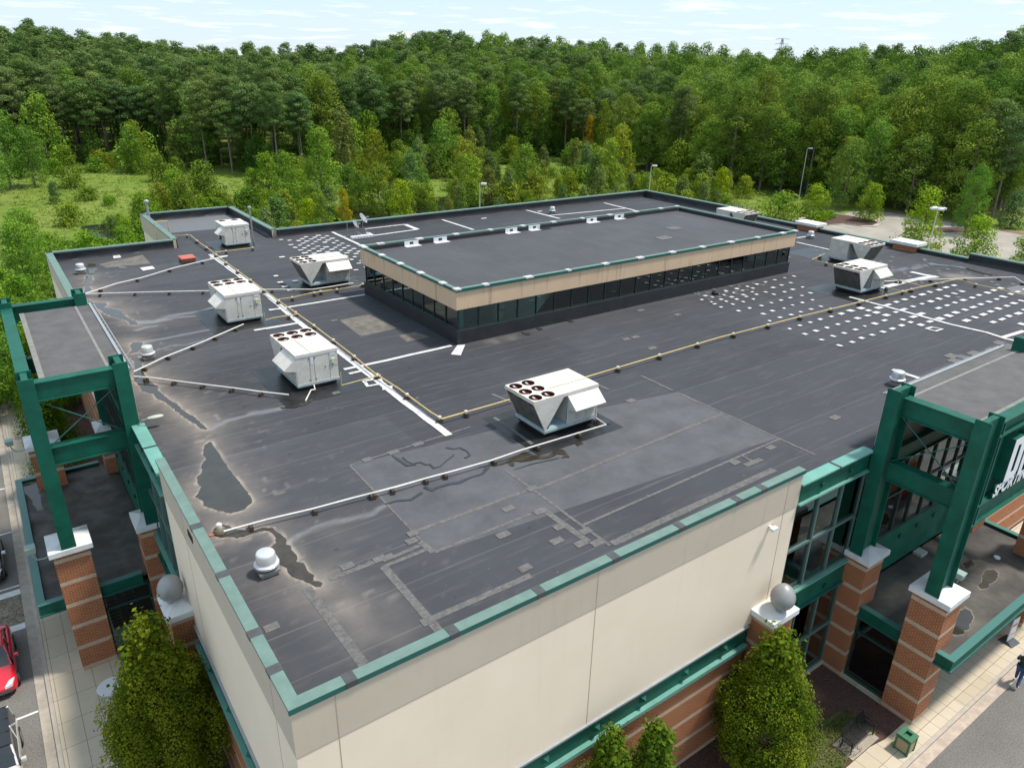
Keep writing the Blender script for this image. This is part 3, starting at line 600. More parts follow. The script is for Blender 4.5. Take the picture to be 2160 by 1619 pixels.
for y in (43.3, 33.2):
    c_ = PB().box(67.5, 68.95, y - 1.0, y + 1.0, RZ - .1, 12.15).build("roof_pillar", BRICK); q = PB().box(67.3, 69.1, y - 1.25, y + 1.25, 12.15, 12.4)
    q.hexa([(67.3, y - 1.25, 12.4), (69.1, y - 1.25, 12.4), (69.1, y + 1.25, 12.4), (67.3, y + 1.25, 12.4)], [(67.9, y - .6, 12.5), (68.5, y - .6, 12.5), (68.5, y + .6, 12.5), (67.9, y + .6, 12.5)]); q.build("pillar_cap", WHITEC, c_)
PB().box(3.75, 68, 13.8, 66.5, 11.35, 11.5).build("roof_slab", DARK); PB().box(13, 21, 66.5, 80, 11.35, 11.5).build("roof_slab", DARK)

# ---- brick pillars with caps and finials
def pillar(ax, a0, a1, d0, d1, top=6.42, fin=None, parent=BLD):
    o = abox(PB(), ax, a0, a1, d0, d1, -.15, top).build("brick_pillar", BRICK)
    q = abox(PB(), ax, a0 - .16, a1 + .16, max(d0 - .14, -.1) if d0 <= .1 else d0 - .14, d1 + .14, top, top + .26)
    am, dm = (a0 + a1) / 2, (d0 + d1) / 2; E = [(a0 - .16, d1 + .14), (a1 + .16, d1 + .14), (a1 + .16, max(d0 - .14, -.1)), (a0 - .16, max(d0 - .14, -.1))]
    I_ = [(am - .12, dm + .12), (am + .12, dm + .12), (am + .12, dm - .12), (am - .12, dm - .12)]; c_ = cvt(ax)
    bb = [c_(A, D, top + .26) for A, D in E]; tt = [c_(A, D, top + .44) for A, D in I_]
    if ax == 1: bb.reverse(); tt.reverse()
    q.hexa(bb, tt); q.build("pillar_cap", WHITEC, o, bevel=.012)
    if fin:
        p = c_(am, fin, top + .36)
        prof = [(.20, 0), (.22, .03), (.14, .08), (.13, .12), (.22, .16), (.36, .26), (.45, .42), (.485, .58), (.48, .72), (.42, .90), (.33, 1.05), (.20, 1.17), (.08, 1.225), (.01, 1.23)]
        PB().lathe(prof, p, 40).build("finial", SILVER, o, smooth=60)
    return o
pillar(0, 18.5, 19.85, -.1, .95, 6.3, fin=.75); pillar(1, 12.55, 13.98, -.1, .85, 6.3, fin=.55)
# ---- steel entrance frames
def hcol(ax, a0, d0, z0, z1, depth=1.13, wid=.58, parent=BLD):
    q = PB(); t = .06
    abox(q, ax, a0, a0 + t, d0, d0 + wid, z0, z1); abox(q, ax, a0 + depth - t, a0 + depth, d0, d0 + wid, z0, z1); abox(q, ax, a0 + t, a0 + depth - t, d0 + wid / 2 - .12, d0 + wid / 2 + .12, z0, z1 - .04)
    return q.build("steel_column", GREEN, parent, bevel=.006)
def ibeam_d(ax, a, d0, d1, z0, z1, w_=.5):      # beam running outward
    q = PB(); abox(q, ax, a - w_ / 2, a + w_ / 2, d0, d1, z1 - .05, z1); abox(q, ax, a - w_ / 2, a + w_ / 2, d0, d1, z0, z0 + .05); abox(q, ax, a - w_ / 2 + .07, a - w_ / 2 + .12, d0, d1, z0 + .05, z1 - .05); return q.build("steel_beam", GREEN, bevel=.005)
def ibeam_a(ax, d, a0, a1, z0, z1, w_=.45):     # beam running along the facade
    q = PB(); abox(q, ax, a0, a1, d - w_ / 2, d + w_ / 2, z1 - .05, z1); abox(q, ax, a0, a1, d - w_ / 2, d + w_ / 2, z0, z0 + .05); abox(q, ax, a0, a1, d - .06, d + .06, z0 + .05, z1 - .05); return q.build("steel_beam", GREEN, bevel=.005)
DECKM = mat("portal_roof_membrane", (.095, .09, .09), .8, noise=.22, nscale=1.2)
DECKE = mat("grey_roof_edge_strip", (.20, .20, .18), .8, noise=.2, nscale=3)
CANR, n = new("stained_canopy_roof", .7, .4)
cc = n.ramp(n.noise(.45, 7), [(.3, (.032, .031, .031)), (.5, (.065, .06, .055)), (.72, (.14, .125, .10))])
n.L(cc, n.b.inputs["Base Color"]); n.L(n.ramp(n.noise(.5, 3), [(.4, (.45,) * 3), (.6, (.85,) * 3)]), n.b.inputs["Roughness"])
def portal(ax, a0, a1, df, db, sign):
    Z1 = 14.68
    for a in (a0, a1 - 1.13):
        hcol(ax, a, df - .29, 6.72, Z1); hcol(ax, a, db - .29, 6.72, Z1)
        ac = a + .57
        ibeam_d(ax, ac, db + .26, df - .27, 13.53, 14.36); ibeam_d(ax, ac, db + .26, df - .27, 10.56, 11.42)
        q = PB(); c_ = cvt(ax)
        q.tube([c_(ac - .1, db + .3, 13.5), c_(ac - .1, df - .3, 11.45)], .025, 6); q.tube([c_(ac - .14, db + .3, 11.45), c_(ac - .14, df - .3, 13.5)], .025, 6); q.build("cross_brace", DGREEN)
    ibeam_a(ax, df, a0 + 1.13, a1 - 1.13, 13.72, 14.40, .5); ibeam_a(ax, df, a0 + 1.13, a1 - 1.13, 9.62, 10.62, .45)
    ibeam_a(ax, db, a0 + 1.13, a1 - 1.13, 10.86, 11.7, .3)
    # stiffeners by the columns and posts of the sign
    q = PB()
    for a in (a0 + 1.6, a1 - 1.65): abox(q, ax, a, a + .08, df - .12, df + .2, 9.68, 14.34)
    q.build("stiffener", DGREEN)
    # deck
    abox(PB(), ax, a0 + 1.0, a1 - 1.0, -.28, df - .5, 13.72, 14.0).build("portal_roof", DECKM)
    abox(PB(), ax, a0 + 1.0, a1 - 1.0, df - .72, df - .5, 14.0, 14.012).build("portal_roof_edge", DECKE); abox(PB(), ax, a0 + 1.0, a1 - 1.0, .30, .42, 14.0, 14.012).build("portal_roof_edge", DECKE)
    abox(PB(), ax, a0 + .9, a1 - .9, -.40, -.28, 13.9, 14.06).build("metal_gutter", GREYM)
    abox(PB(), ax, a0 + .9, a1 - .9, -.36, -.1, RZ - .1, 13.72).build("portal_back_wall", TAN); abox(PB(), ax, a0 + 1.13, a1 - 1.13, -.1, .02, 11.7, 13.72).build("portal_fascia", TAN)
    q = PB(); n_ = 18
    for k in range(n_): a = a0 + 1.2 + (a1 - a0 - 2.4) * k / (n_ - 1); abox(q, ax, a - .02, a + .02, -.52, -.40, 13.93, 13.96)
    abox(q, ax, a0 + 1, a1 - 1, -.56, -.52, 13.9, 13.98); q.build("gutter_straps", GREYM)
    # facade inside the frame
    wn = abox(PB(), ax, a0 + 1.13, a1 - 1.13, -.06, -.02, 6.3, 10.86).build("window", GLASS); fr = PB(); cols = 8
    for k in range(cols + 1): a = a0 + 1.13 + (a1 - a0 - 2.26) * k / cols; abox(fr, ax, a - .04, a + .04, -.1, .06, 6.3, 10.86)
    for z in (6.3, 8.5, 10.8): abox(fr, ax, a0 + 1.13, a1 - 1.13, -.095, .055, z, z + .08)
    fr.build("window_frame", mat("dark_mullion", (.03, .05, .045), .4), wn)
    abox(PB(), ax, a0 + .4, a1 - .4, -.12, .08, 4.0, 6.3).build("green_fascia", GREEN); st = PB()
    for k in range(7): a = a0 + 1.4 + (a1 - a0 - 2.8) * k / 6; abox(st, ax, a - .08, a + .08, .08, .16, 5.6, 5.8)
    st.build("fascia_studs", GREEN)
    # brick pillars
    for a in (a0 + .12, a1 - 1.5): pillar(ax, a, a + 1.4, df - .75, df + .68, 6.42); pillar(ax, a, a + 1.4, -.05, db + .6, 6.42)
    # canopy
    f = .05; D1 = 5.12
    abox(PB(), ax, a0 + .62, a1 - .05, .08, D1 - .25, 3.7, 3.86).build("canopy_roof", CANR)
    q = PB(); abox(q, ax, a0 + .4, a0 + .62, .0 + .9, D1 - .25, 3.42, 4.0); abox(q, ax, a0 + .4, a1 + .2, D1 - .25, D1, 3.42, 4.0); abox(q, ax, a1 - .03, a1 + .2, .9, D1 - .252, 3.42, 4.0); q.build("canopy_fascia", GREEN, bevel=.01)
    q = PB(); abox(q, ax, a0 + .36, a0 + .66, .9, D1 - .27, 4.002, 4.05); abox(q, ax, a0 + .36, a1 + .24, D1 - .27, D1 + .05, 4.0, 4.05); abox(q, ax, a1 - .07, a1 + .24, .9, D1 - .275, 4.002, 4.05); q.build("canopy_coping", mat("blue_green_coping", (.05, .17, .15), .4)) 
    q = PB(); abox(q, ax, a0 + .34, a0 + .4, .9, D1, 3.42, 3.5); abox(q, ax, a0 + .34, a1 + .2, D1, D1 + .06, 3.42, 3.5); q.build("canopy_trim", DGREEN)
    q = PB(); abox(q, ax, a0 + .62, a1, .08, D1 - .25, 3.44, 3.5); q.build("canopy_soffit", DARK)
    # vestibule
    wn = abox(PB(), ax, a0 + .5, a0 + .54, db + .6, df - .75, .15, 3.42).build("vestibule_window", GLASSD); fr = PB()
    abox(fr, ax, a0 + .44, a0 + .6, db + .6, df - .75, -.1, .15); abox(fr, ax, a0 + .45, a0 + .58, db + .6, df - .75, 3.3, 3.44); abox(fr, ax, a0 + .45, a0 + .58, db + .6, df - .75, 2.55, 2.66)
    abox(fr, ax, a0 + .45, a0 + .58, db + .6, db + .68, 0, 3.4); abox(fr, ax, a0 + .45, a0 + .58, df - .83, df - .75, 0, 3.4); fr.build("window_frame", mat("dark_green_frame", (.015, .06, .05), .4), wn)
    q = PB(); c_ = cvt(ax)
    for z in (.75, 1.15): q.tube([c_(a0 + .72, db + .7, z), c_(a0 + .72, df - .8, z)], .022, 6)
    q.tube([c_(a0 + .72, (db + df) / 2, .1), c_(a0 + .72, (db + df) / 2, 1.2)], .022, 6); q.build("cart_guard_rail", WHITEM)
    abox(PB(), ax, a0 + 2, a1 - 2, df - .85, df - .80, .05, 3.42).build("vestibule_window", GLASSD)
    abox(PB(), ax, a0 + .6, a1, .0, df - .8, -.02, .02).build("vestibule_floor", FLOORM); abox(PB(), ax, a0 + .6, a1, -.1, 0.05, 0, 3.5).build("vestibule_wall", mat("vestibule_wall", (.05, .05, .05), .8))
    if sign: abox(PB(), ax, a0 + 1.7, a1 - 1.7, df - .2, df - .12, 10.62, 13.72).build("sign_board", GREEN)
portal(0, 25.05, 37.65, 3.76, .37, True)
portal(1, 19.33, 32.45, 3.45, .05, False)
def letters(txt, x, z, h, yf, sx=1.0, sk=.0, bold=.02, depth=.1):
    for part, y0, y1, m in (("letter_returns", yf + .012, yf + depth, GREEN), ("letter_faces", yf, yf + .01, SIGNW)):
        cu_ = bpy.data.curves.new("lettering", 'FONT'); cu_.body = txt; cu_.size = 1; cu_.extrude = .5; cu_.offset = bold; cu_.resolution_u = 3
        o = bpy.data.objects.new("lettering", cu_); COL.objects.link(o); dg = bpy.context.evaluated_depsgraph_get(); me = bpy.data.meshes.new_from_object(o.evaluated_get(dg)); COL.objects.unlink(o); bpy.data.objects.remove(o)
        n_ = len(me.vertices); co = np.empty(n_ * 3, np.float32); me.vertices.foreach_get("co", co); co = co.reshape(-1, 3); hh = co[:, 1].max(); x0 = co[:, 0].min()
        X = x + (co[:, 0] - x0) * h * sx / hh + co[:, 1] / hh * h * sk; Z = z + co[:, 1] / hh * h; Y = (y0 + y1) / 2 - co[:, 2] * (y1 - y0)
        me.vertices.foreach_set("co", np.stack([X - 36, Y - 40, Z], 1).astype(np.float32).ravel()); me.update(); me.materials.append(m); o = bpy.data.objects.new(part, me); COL.objects.link(o); o.parent = BLD
cd_ = crop(1780, 1080, .2347); cl_ = crop(60, 960, .1853)
for i, (f, p) in enumerate([(cd_, [(1070,455),(1150,425),(1230,430),(1290,455),(1280,490),(1220,495),(1200,525),(1140,520),(1090,500)]), (cd_, [(1290,515),(1350,515),(1390,550),(1370,610),(1310,640),(1290,680),(1230,685),(1205,655),(1240,630),(1250,560)]), (cd_, [(1040,900),(1080,860),(1140,890),(1160,960),(1130,1000),(1130,1040),(1080,1060),(1080,1090),(1020,1100),(960,1090),(990,980)]), (cl_, [(-60,350),(0,325),(90,330),(130,450),(160,600),(100,612),(60,560),(20,480),(-60,420)])]):
    q_ = rough_outline(RP(f, p, 3.86), .04, .14, 50 + i); cx = sum(a for a, b in q_) / len(q_); cy = sum(b for a, b in q_) / len(q_)
    halo = [(cx + (a - cx) * 1.14, cy + (b - cy) * 1.14, 3.8625) for a, b in q_]; PB().poly(halo).build("silt_ring", mat("dry_silt_%d" % i, (.17, .145, .115), .9, noise=.4, nscale=2))
    o = MB().poly([(a - cx, b - cy, 0) for a, b in q_]).build("puddle_water", PUDM); o.location = (cx, cy, 3.868); tag(o, kind="structure")
x, y, _ = G(*cd_(1375, 408), 3.86); PB().lathe([(.16, 0), (.16, .05), (.12, .07), (.02, .07)], (x, y, 3.86), 18).build("canopy_drain", WHITEM); x, y, _ = G(*cd_(678, 368), 3.86); PB().box(x - .3, x + .3, y - .25, y + .2, 3.86, 4.0).build("canopy_roof_box", mat("pale_roof_box", (.4, .42, .38), .6))
SIGNW = mat("white_sign_face", (.8, .8, .82), .5)
def glyph_d(x, z, h, w, yf, depth, st=.42, ct=.16):
    def ring(x0, x1, z0, z1, c): return [(x0, z0), (x1 - c, z0), (x1 - c * .3, z0 + c * .3), (x1, z0 + c), (x1, z1 - c), (x1 - c * .3, z1 - c * .3), (x1 - c, z1), (x0, z1)]
    o = ring(x, x + w, z, z + h, .3); i_ = ring(x + st, x + w - st, z + .34, z + h - .34, .08)
    for nm, y0, y1, m in (("letter_faces", yf, yf + .01, SIGNW), ("letter_returns", yf + .012, yf + depth, GREEN)):
        q = PB(); n_ = 8; vs = [(a, y, c) for y in (y0, y1) for ring_ in (o, i_) for a, c in ring_]; fs = []
        for k in range(n_):
            k2 = (k + 1) % n_; fs += [(k, k2, k2 + 8, k + 8), (k + 16, k + 24, k2 + 24, k2 + 16), (k, k + 16, k2 + 16, k2), (k + 8, k2 + 8, k2 + 24, k + 24)]
        q.add(vs, fs).build(nm, m)
yF = 13.39 - 4.06
glyph_d(31.42, 11.22, 1.95, 1.12, yF, .5)
letters("ICK'S", 32.72, 11.22, 1.95, yF, sx=.72, bold=.04, depth=.5)
letters("SPORTING GOODS", 30.85, 10.70, .52, 13.39 - 4.03, sx=1.02, sk=.18, bold=.03, depth=.08)

# ---- clerestory on the roof
PX0, PX1, PY0, PY1 = 20.65, 51.6, 34.0, 46.4; PTZ = 14.95; PR = 14.6
PH = PB().box(PX0, PX1, PY0, PY1, RZ - .02, 12.42).build("clerestory", mat("stained_base_membrane", (.030, .032, .037), .5, noise=.5, nscale=1.1, bump=.3, bscale=4, two=(.018, .019, .022)))
class PP(PB): pass
def PHB(q, name, m, **k):
    return PB.build(q, name, m, PH, **k)
q = PB(); t = .12
e = .1
q.box(PX0 - e, PX1 + e, PY0 - e, PY0 - e + t, 13.72, 14.86).box(PX0 - e, PX0 - e + t, PY0 - e + t, PY1 + e - t, 13.72, 14.86).box(PX1 + e - t, PX1 + e, PY0 - e + t, PY1 + e - t, 13.72, 14.86).box(PX0 - e, PX1 + e, PY1 + e - t, PY1 + e, 13.72, 14.86); PHB(q, "fascia", PHTAN)
q = PB(); q.box(PX0 - .15, PX1 + .15, PY0 - .15, PY0 + .12, 14.86, PTZ).box(PX0 - .15, PX0 + .12, PY0 + .12, PY1 - .12, 14.86, PTZ).box(PX1 - .12, PX1 + .15, PY0 + .12, PY1 - .12, 14.86, PTZ).box(PX0 - .15, PX1 + .15, PY1 - .12, PY1 + .15, 14.86, PTZ); PHB(q, "coping", LGREEN)
q = PB(); q.box(PX0 - .16, PX1 + .16, PY0 - .165, PY0 - .12, 14.78, PTZ - .01).box(PX0 - .165, PX0 - .12, PY0 - .16, PY1 + .16, 14.78, PTZ - .01); PHB(q, "coping_drip", DGREEN)
q = PB(); q.box(PX0 + .02, PX1 - .02, PY0 + .02, PY1 - .02, 14.4, PR)
PHR, n = new("clerestory_roof_membrane", .7, .4)
c = n.ramp(n.noise(.3, 5), [(.32, (.050, .050, .056)), (.68, (.066, .066, .073))]); sx_ = n.m('LESS_THAN', n.m('FRACT', n.m('DIVIDE', n.x.outputs[0], 1.9)), .02)
c = n.mix(n.m('MULTIPLY', sx_, n.m('MULTIPLY', n.noise(.6, 3), .3)), c, (.25, .25, .26)); st_ = n.noise(1, 5, n.comb(n.m('MULTIPLY', n.x.outputs[0], .8), n.m('MULTIPLY', n.x.outputs[1], .3), 0))
c = n.mix(n.m('MULTIPLY', n.m('MAXIMUM', n.m('SUBTRACT', st_, .55), 0), .8), c, (.16, .15, .14)); n.L(c, n.b.inputs["Base Color"]); n.bump(n.noise(40, 2), .1)
PHB(q, "clerestory_roof", PHR)
q = PB(); q.box(PX0 + .22, PX1 - .22, PY1 - .30, PY1 - .22, PR, 14.86).box(PX0 + .22, PX0 + .27, PY0 + .22, PY1 - .3, PR, 14.86).box(PX1 - .08, PX1 - .025, PY0 + .22, PY1 - .3, PR, 14.86); PHB(q, "parapet_membrane", MEMB)
q = PB()
for x in np.arange(PX0 + 1.4, PX1 - 1, 3.05): a_ = r.uniform(.14, .3); q.box(x - a_, x + a_, PY1 - .17, PY1 + .18, PTZ - .08, PTZ + .015); a_ = r.uniform(.14, .3); q.box(x + .5 - a_, x + .5 + a_, PY0 - .18, PY0 + .16, PTZ - .08, PTZ + .015)
for y in np.arange(PY0 + 1.5, PY1, 2.6): q.box(PX0 - .18, PX0 + .16, y - .24, y + .24, PTZ - .08, PTZ + .015)
for x in (PX0, PX1):
    for y in (PY0, PY1): q.box(x - .18, x + .2, y - .18, y + .2, PTZ - .07, PTZ + .018)
PHB(q, "white_coping_patches", WPAINT)
for px, py in [(495,398),(655,380),(1050,328),(1178,312),(1497,268),(1650,250)]:
    x = GY(*f8(px, py), PY1 - .35)[0]; sc_ = PB().box(x - .55, x + .55, PY1 - .36, PY1 - .30, PR + .0, PR + .33).box(x - .6, x + .6, PY1 - .8, PY1 - .36, PR + .004, PR + .03).build("scupper", WHITEM, PH)
    PB().box(x - .14, x + .14, PY1 - .372, PY1 - .362, PR + .1, PR + .26).build("scupper_opening", DARK, sc_)
# window band
wz0, wz1 = 12.42, 13.72
PHB(PB().box(PX0 + .3, PX1 - .3, PY0 + .3, PY1 - .3, wz0 - .3, wz0 - .05), "inner_floor", mat("clerestory_inner_floor", (.05, .06, .058), .7, noise=.4, nscale=.8))
inn = .14
for nm, (x0, x1, y0, y1), nb in (("s", (PX0 + inn, PX1 - inn, PY0 + inn, PY0 + inn + .02), 22), ("w", (PX0 + inn, PX0 + inn + .02, PY0 + inn, PY1 - inn), 9), ("e", (PX1 - inn - .02, PX1 - inn, PY0 + inn, PY1 - inn), 9), ("n", (PX0 + inn, PX1 - inn, PY1 - inn - .02, PY1 - inn), 22)):
    for k in range(nb):
        if nm in "sn": a0, a1 = x0 + (x1 - x0) * k / nb, x0 + (x1 - x0) * (k + 1) / nb; wb = (a0 + .03, a1 - .03, y0, y1); fb = [(a0 - .03, a0 + .03, y0 - .05, y1 + .05)]
        else: a0, a1 = y0 + (y1 - y0) * k / nb, y0 + (y1 - y0) * (k + 1) / nb; wb = (x0, x1, a0 + .03, a1 - .03); fb = [(x0 - .05, x1 + .05, a0 - .03, a0 + .03)]
        ja, jb = r.uniform(-.012, .012), r.uniform(-.012, .012); X0, X1, Y0, Y1 = wb; ox, oy = ((0, ja) if nm in 'sn' else (ja, 0)); tw = (0, jb) if nm in 'sn' else (jb, 0)
        wn = PHB(PB().hexa([(X0, Y0, wz0 + .06), (X1, Y0, wz0 + .06), (X1, Y1, wz0 + .06), (X0, Y1, wz0 + .06)], [(X0 + ox, Y0 + oy, wz1), (X1 + tw[0] , Y0 + tw[1], wz1), (X1 + tw[0], Y1 + tw[1], wz1), (X0 + ox, Y1 + oy, wz1)]), "window", GLASSD)
    fr = PB()
    for k in range(nb + 1):
        if nm in "sn": a = x0 + (x1 - x0) * k / nb; fr.box(a - .03, a + .03, y0 - .05, y1 + .05, wz0, wz1)
        else: a = y0 + (y1 - y0) * k / nb; fr.box(x0 - .05, x1 + .05, a - .03, a + .03, wz0, wz1)
    if nm in "sn": fr.box(x0, x1, y0 - .045, y1 + .045, wz0, wz0 + .06)
    else: fr.box(x0 - .045, x1 + .045, y0, y1, wz0, wz0 + .06)
    PHB(fr, "window_frame", mat("clerestory_mullion", (.02, .045, .042), .4))
q = PB()
for x in np.arange(PX0 + .6, PX1, 9.9):
    for y in (PY0 + .6, PY1 - .6): q.box(x - .12, x + .12, y - .12, y + .12, 12.2, 14.3)
for y in (PY0 + 4.4, PY0 + 8.2): q.box(PX0 + .5, PX0 + .74, y - .12, y + .12, 12.2, 14.3)
PHB(q, "inner_post", mat("pale_green_post", (.42, .58, .55), .6))
LAMP = bpy.data.materials.new("warm_lamp_glow"); LAMP.use_nodes = True; LAMP.node_tree.nodes["Principled BSDF"].inputs["Emission Color"].default_value = (1, .82, .25, 1); LAMP.node_tree.nodes["Principled BSDF"].inputs["Emission Strength"].default_value = 1.6
for k, (x, y) in enumerate([(24.7, 35.7), (29.9, 35.8), (35.5, 35.8), (38.4, 35.7), (43.8, 35.9), (22.0, 37.2), (22.2, 42.2)]):
    t = empty("high_bay_lamp", (x, y, 12.75)); tag(t, "white bell shaped lamp hanging inside the rooftop window band", "lamp", "bell lamps inside the rooftop windows")
    MB().lathe([(.32, 0), (.36, .02), (.3, .2), (.14, .34), (.1, .5), (.09, .6)], n=20).build("lamp_shade", WHITEM, t, smooth=True); MB().lathe([(.25, -.01), (.25, .015)], n=20).build("lamp_bulb", LAMP, t)
    MB().tube([(0, 0, .6), (0, 0, 1.6)], .02, 6).build("stem", GREYM, t)
# ================================================================== THINGS ON THE ROOF
RC = RZ
def make_rtu(small=False, doorside=True):
    """packaged air conditioner; +y end carries the fans, -x side the hood, -y end the doors. Origin: base, centre"""
    t = empty("rooftop_air_unit", (0, 0, 0)); L = 3.6; Wd = 2.15; H = 1.55; hw = Wd / 2
    if small: L = 2.7
    yb0, yb1, yt1 = -L / 2, L / 2 - .65, L / 2; z0 = .32; z1 = z0 + H
    MB().box(-hw + .12, hw - .12, yb0 + .1, yb1 - .05, 0.03, .2).build("curb", BLACK, t)
    MB().box(-hw - .01, hw + .01, yb0 - .01, yb1 + .04, .2, z0).build("base_rail", mat("pale_blue_base_rail", (.38, .45, .46), .5, noise=.15), t)
    cab1 = yb1 - 1.25 if not small else yb1 - .95
    cab = MB().box(-hw + .02, hw - .02, yb0 + .02, cab1, z0, z1 - .16).build("cabinet", RTUP, t, bevel=.008)
    s = MB()
    for x in (-.38, -.15, .62): s.box(x - .006, x + .006, yb0 + .012, yb0 + .03, z0 + .03, z1 - .2)
    s.box(.62, hw - .04, yb0 + .011, yb0 + .03, z1 - .62, z1 - .61).box(.62, hw - .04, yb0 + .011, yb0 + .03, z0 + .66, z0 + .67); s.build("panel_seams", mat("dark_panel_seam", (.2, .19, .17), .8), cab)  # thin darker lines along the cabinet panel seams
    h = MB()
    for x, z in ((-.42, z1 - .3), (-.11, z1 - .3), (-.42, z0 + .15), (-.11, z0 + .15), (.4, z0 + .7), (.75, z0 + .75)): h.box(x - .025, x + .025, yb0 - .005, yb0 + .03, z - .02, z + .02)
    h.build("latches", BLACK, cab)
    MB().box(-.33, -.2, yb0 + .008, yb0 + .02, z1 - .62, z1 - .24).build("pale_label", WHITEM, cab); MB().box(.72, .9, yb0 - .05, yb0 + .02, z1 - .75, z1 - .5).build("switch_box", mat("pale_switch_box", (.55, .56, .40), .5), cab)
    MB().box(.66, .95, yb0 + .008, yb0 + .02, z1 - .32, z1 - .2).build("pale_label", WHITEM, cab)
    # top with round openings: an outer slab with a lid that carries the fan wells
    fy1 = yt1; fy0 = yt1 - 1.35 if not small else yt1 - .75
    lid = MB(); WELLS = []; zt = z1; rows, cols = ((2, 3) if not small else (1, 2)); R = .30
    cells = []
    for i in range(cols):
        for j in range(rows):
            cx0 = -hw + Wd * i / cols; cx1 = -hw + Wd * (i + 1) / cols; cy0 = fy0 + (fy1 - fy0) * j / rows; cy1 = fy0 + (fy1 - fy0) * (j + 1) / rows; cells.append(((cx0 + cx1) / 2, (cy0 + cy1) / 2))
            n = 32; cx, cy = (cx0 + cx1) / 2, (cy0 + cy1) / 2; inner = []; outer = []
            for k in range(n):
                a = 2 * math.pi * k / n; c, s_ = math.cos(a), math.sin(a); inner.append((cx + R * c, cy + R * s_, zt)); m = 1 / max(abs(c) / ((cx1 - cx0) / 2), abs(s_) / ((cy1 - cy0) / 2)); outer.append((cx + m * c, cy + m * s_, zt))
            low = [(x, y, zt - .3) for x, y, z in inner]
            lid.add(inner + outer, [(k, k + n, (k + 1) % n + n, (k + 1) % n) for k in range(n)]); WELLS.append(MB().add(inner + low, [(k, (k + 1) % n, (k + 1) % n + n, k + n) for k in range(n)]))
    lid.add([(-hw, yb0, zt), (hw, yb0, zt), (hw, fy0, zt), (-hw, fy0, zt)], [(0, 1, 2, 3)])
    zs = zt - .16; P = [(-hw, yb0), (hw, yb0), (hw, fy1), (-hw, fy1)]
    lid.add([(*p, zs) for p in P] + [(*p, zt) for p in P], [(0, 1, 5, 4), (1, 2, 6, 5), (2, 3, 7, 6), (3, 0, 4, 7)]); lid.build("top_panel", RTUT, t)
    MB().box(-.30, -.285, yb0 + .0, fy0 - .02, zt + .001, zt + .02).build("top_seam", mat("grimy_seam", (.35, .29, .22), .8), t)
    for wi, (cx, cy) in enumerate(cells):
        f = MB().lathe([(.07, -.22), (.09, -.2), (.09, -.08), (.05, -.06)], (cx, cy, zt), 12)
        for b_ in range(4):
            a = b_ * math.pi / 2 + cx; c, s_ = math.cos(a), math.sin(a); pr = lambda u, v, z: (cx + u * c - v * s_, cy + u * s_ + v * c, zt + z)
            f.hexa([pr(.08, -.09, -.22), pr(.26, -.11, -.22), pr(.26, .09, -.15), pr(.08, .08, -.15)], [pr(.08, -.09, -.212), pr(.26, -.11, -.212), pr(.26, .09, -.142), pr(.08, .08, -.142)])
        g = f.build("fan", RUST, t); MB().box(cx + .04, cx + .2, cy - .035, cy + .035, zt - .08, zt - .05).build("motor_bracket", PVC, g)
        WELLS[wi].lathe([(R - .005, -.3), (R - .005, -.29)], (cx, cy, zt), 20).build("fan_well", RUSTD, g)
    # V-shaped condenser end: end plates on both sides, coils between
    ys = [(cab1 + (.28 if not small else .2), zs), (fy1, zs), (yb1, z0)]
    for x0, x1 in ((-hw + .0, -hw + .05), (hw - .05, hw)):
        MB().add([(x0, y, z) for y, z in ys] + [(x1, y, z) for y, z in ys], [(0, 1, 2), (3, 5, 4), (0, 3, 4, 1), (1, 4, 5, 2), (2, 5, 3, 0)]).build("end_plate", RTUP, t)
    a0, a1, a2 = ys; COILM = COILG
    for (ya, za), (yc, zc_) in (((a1[0] - .03, a1[1]), (a2[0] - .03, a2[1])),):
        MB().hexa([(-hw + .06, yc - .12, zc_), (hw - .06, yc - .12, zc_), (hw - .06, yc, zc_), (-hw + .06, yc, zc_)], [(-hw + .06, ya - .12, za), (hw - .06, ya - .12, za), (hw - .06, ya, za), (-hw + .06, ya, za)]).build("condenser_coil", COILM, t)
    MB().hexa([(-hw + .06, a2[0] - .2, z0), (hw - .06, a2[0] - .2, z0), (hw - .06, a2[0] - .13, z0), (-hw + .06, a2[0] - .13, z0)], [(-hw + .06, a0[0], a0[1]), (hw - .06, a0[0], a0[1]), (hw - .06, a0[0] + .07, a0[1]), (-hw + .06, a0[0] + .07, a0[1])]).build("condenser_coil", COILM, t)
    MB().box(-hw + .04, hw - .04, cab1, yb1, z0, z0 + .04).build("base_pan", mat("pale_blue_pan", (.30, .42, .48), .5), t)
    # hood and louvred intake on the -x side
    hy0, hy1 = yb0 + .02, yb0 + (1.75 if not small else 1.0); zh = z1 - .2; zl = zh - .62
    hd = MB(); o = .58
    hd.add([(-hw + .02, hy0, zh), (-hw + .02, hy1, zh), (-hw - o, hy1, zl + .12), (-hw - o, hy0, zl + .12), (-hw + .02, hy0, zh + .03), (-hw + .02, hy1, zh + .03), (-hw - o, hy1, zl + .15), (-hw - o, hy0, zl + .15), (-hw + .02, hy0, zl - .02), (-hw + .02, hy1, zl - .02)],
           [(0, 1, 2, 3), (4, 7, 6, 5), (0, 3, 7, 4), (1, 5, 6, 2), (3, 2, 6, 7), (0, 8, 3), (1, 2, 9)]); hd.build("intake_hood", RTUP, t)
    lv = MB(); MB().box(-hw + .005, -hw + .03, hy0 + .03, hy1 + .02, z0 + .04, zl + .1).build("louvre_backing", RTUD, t)
    z = z0 + .06
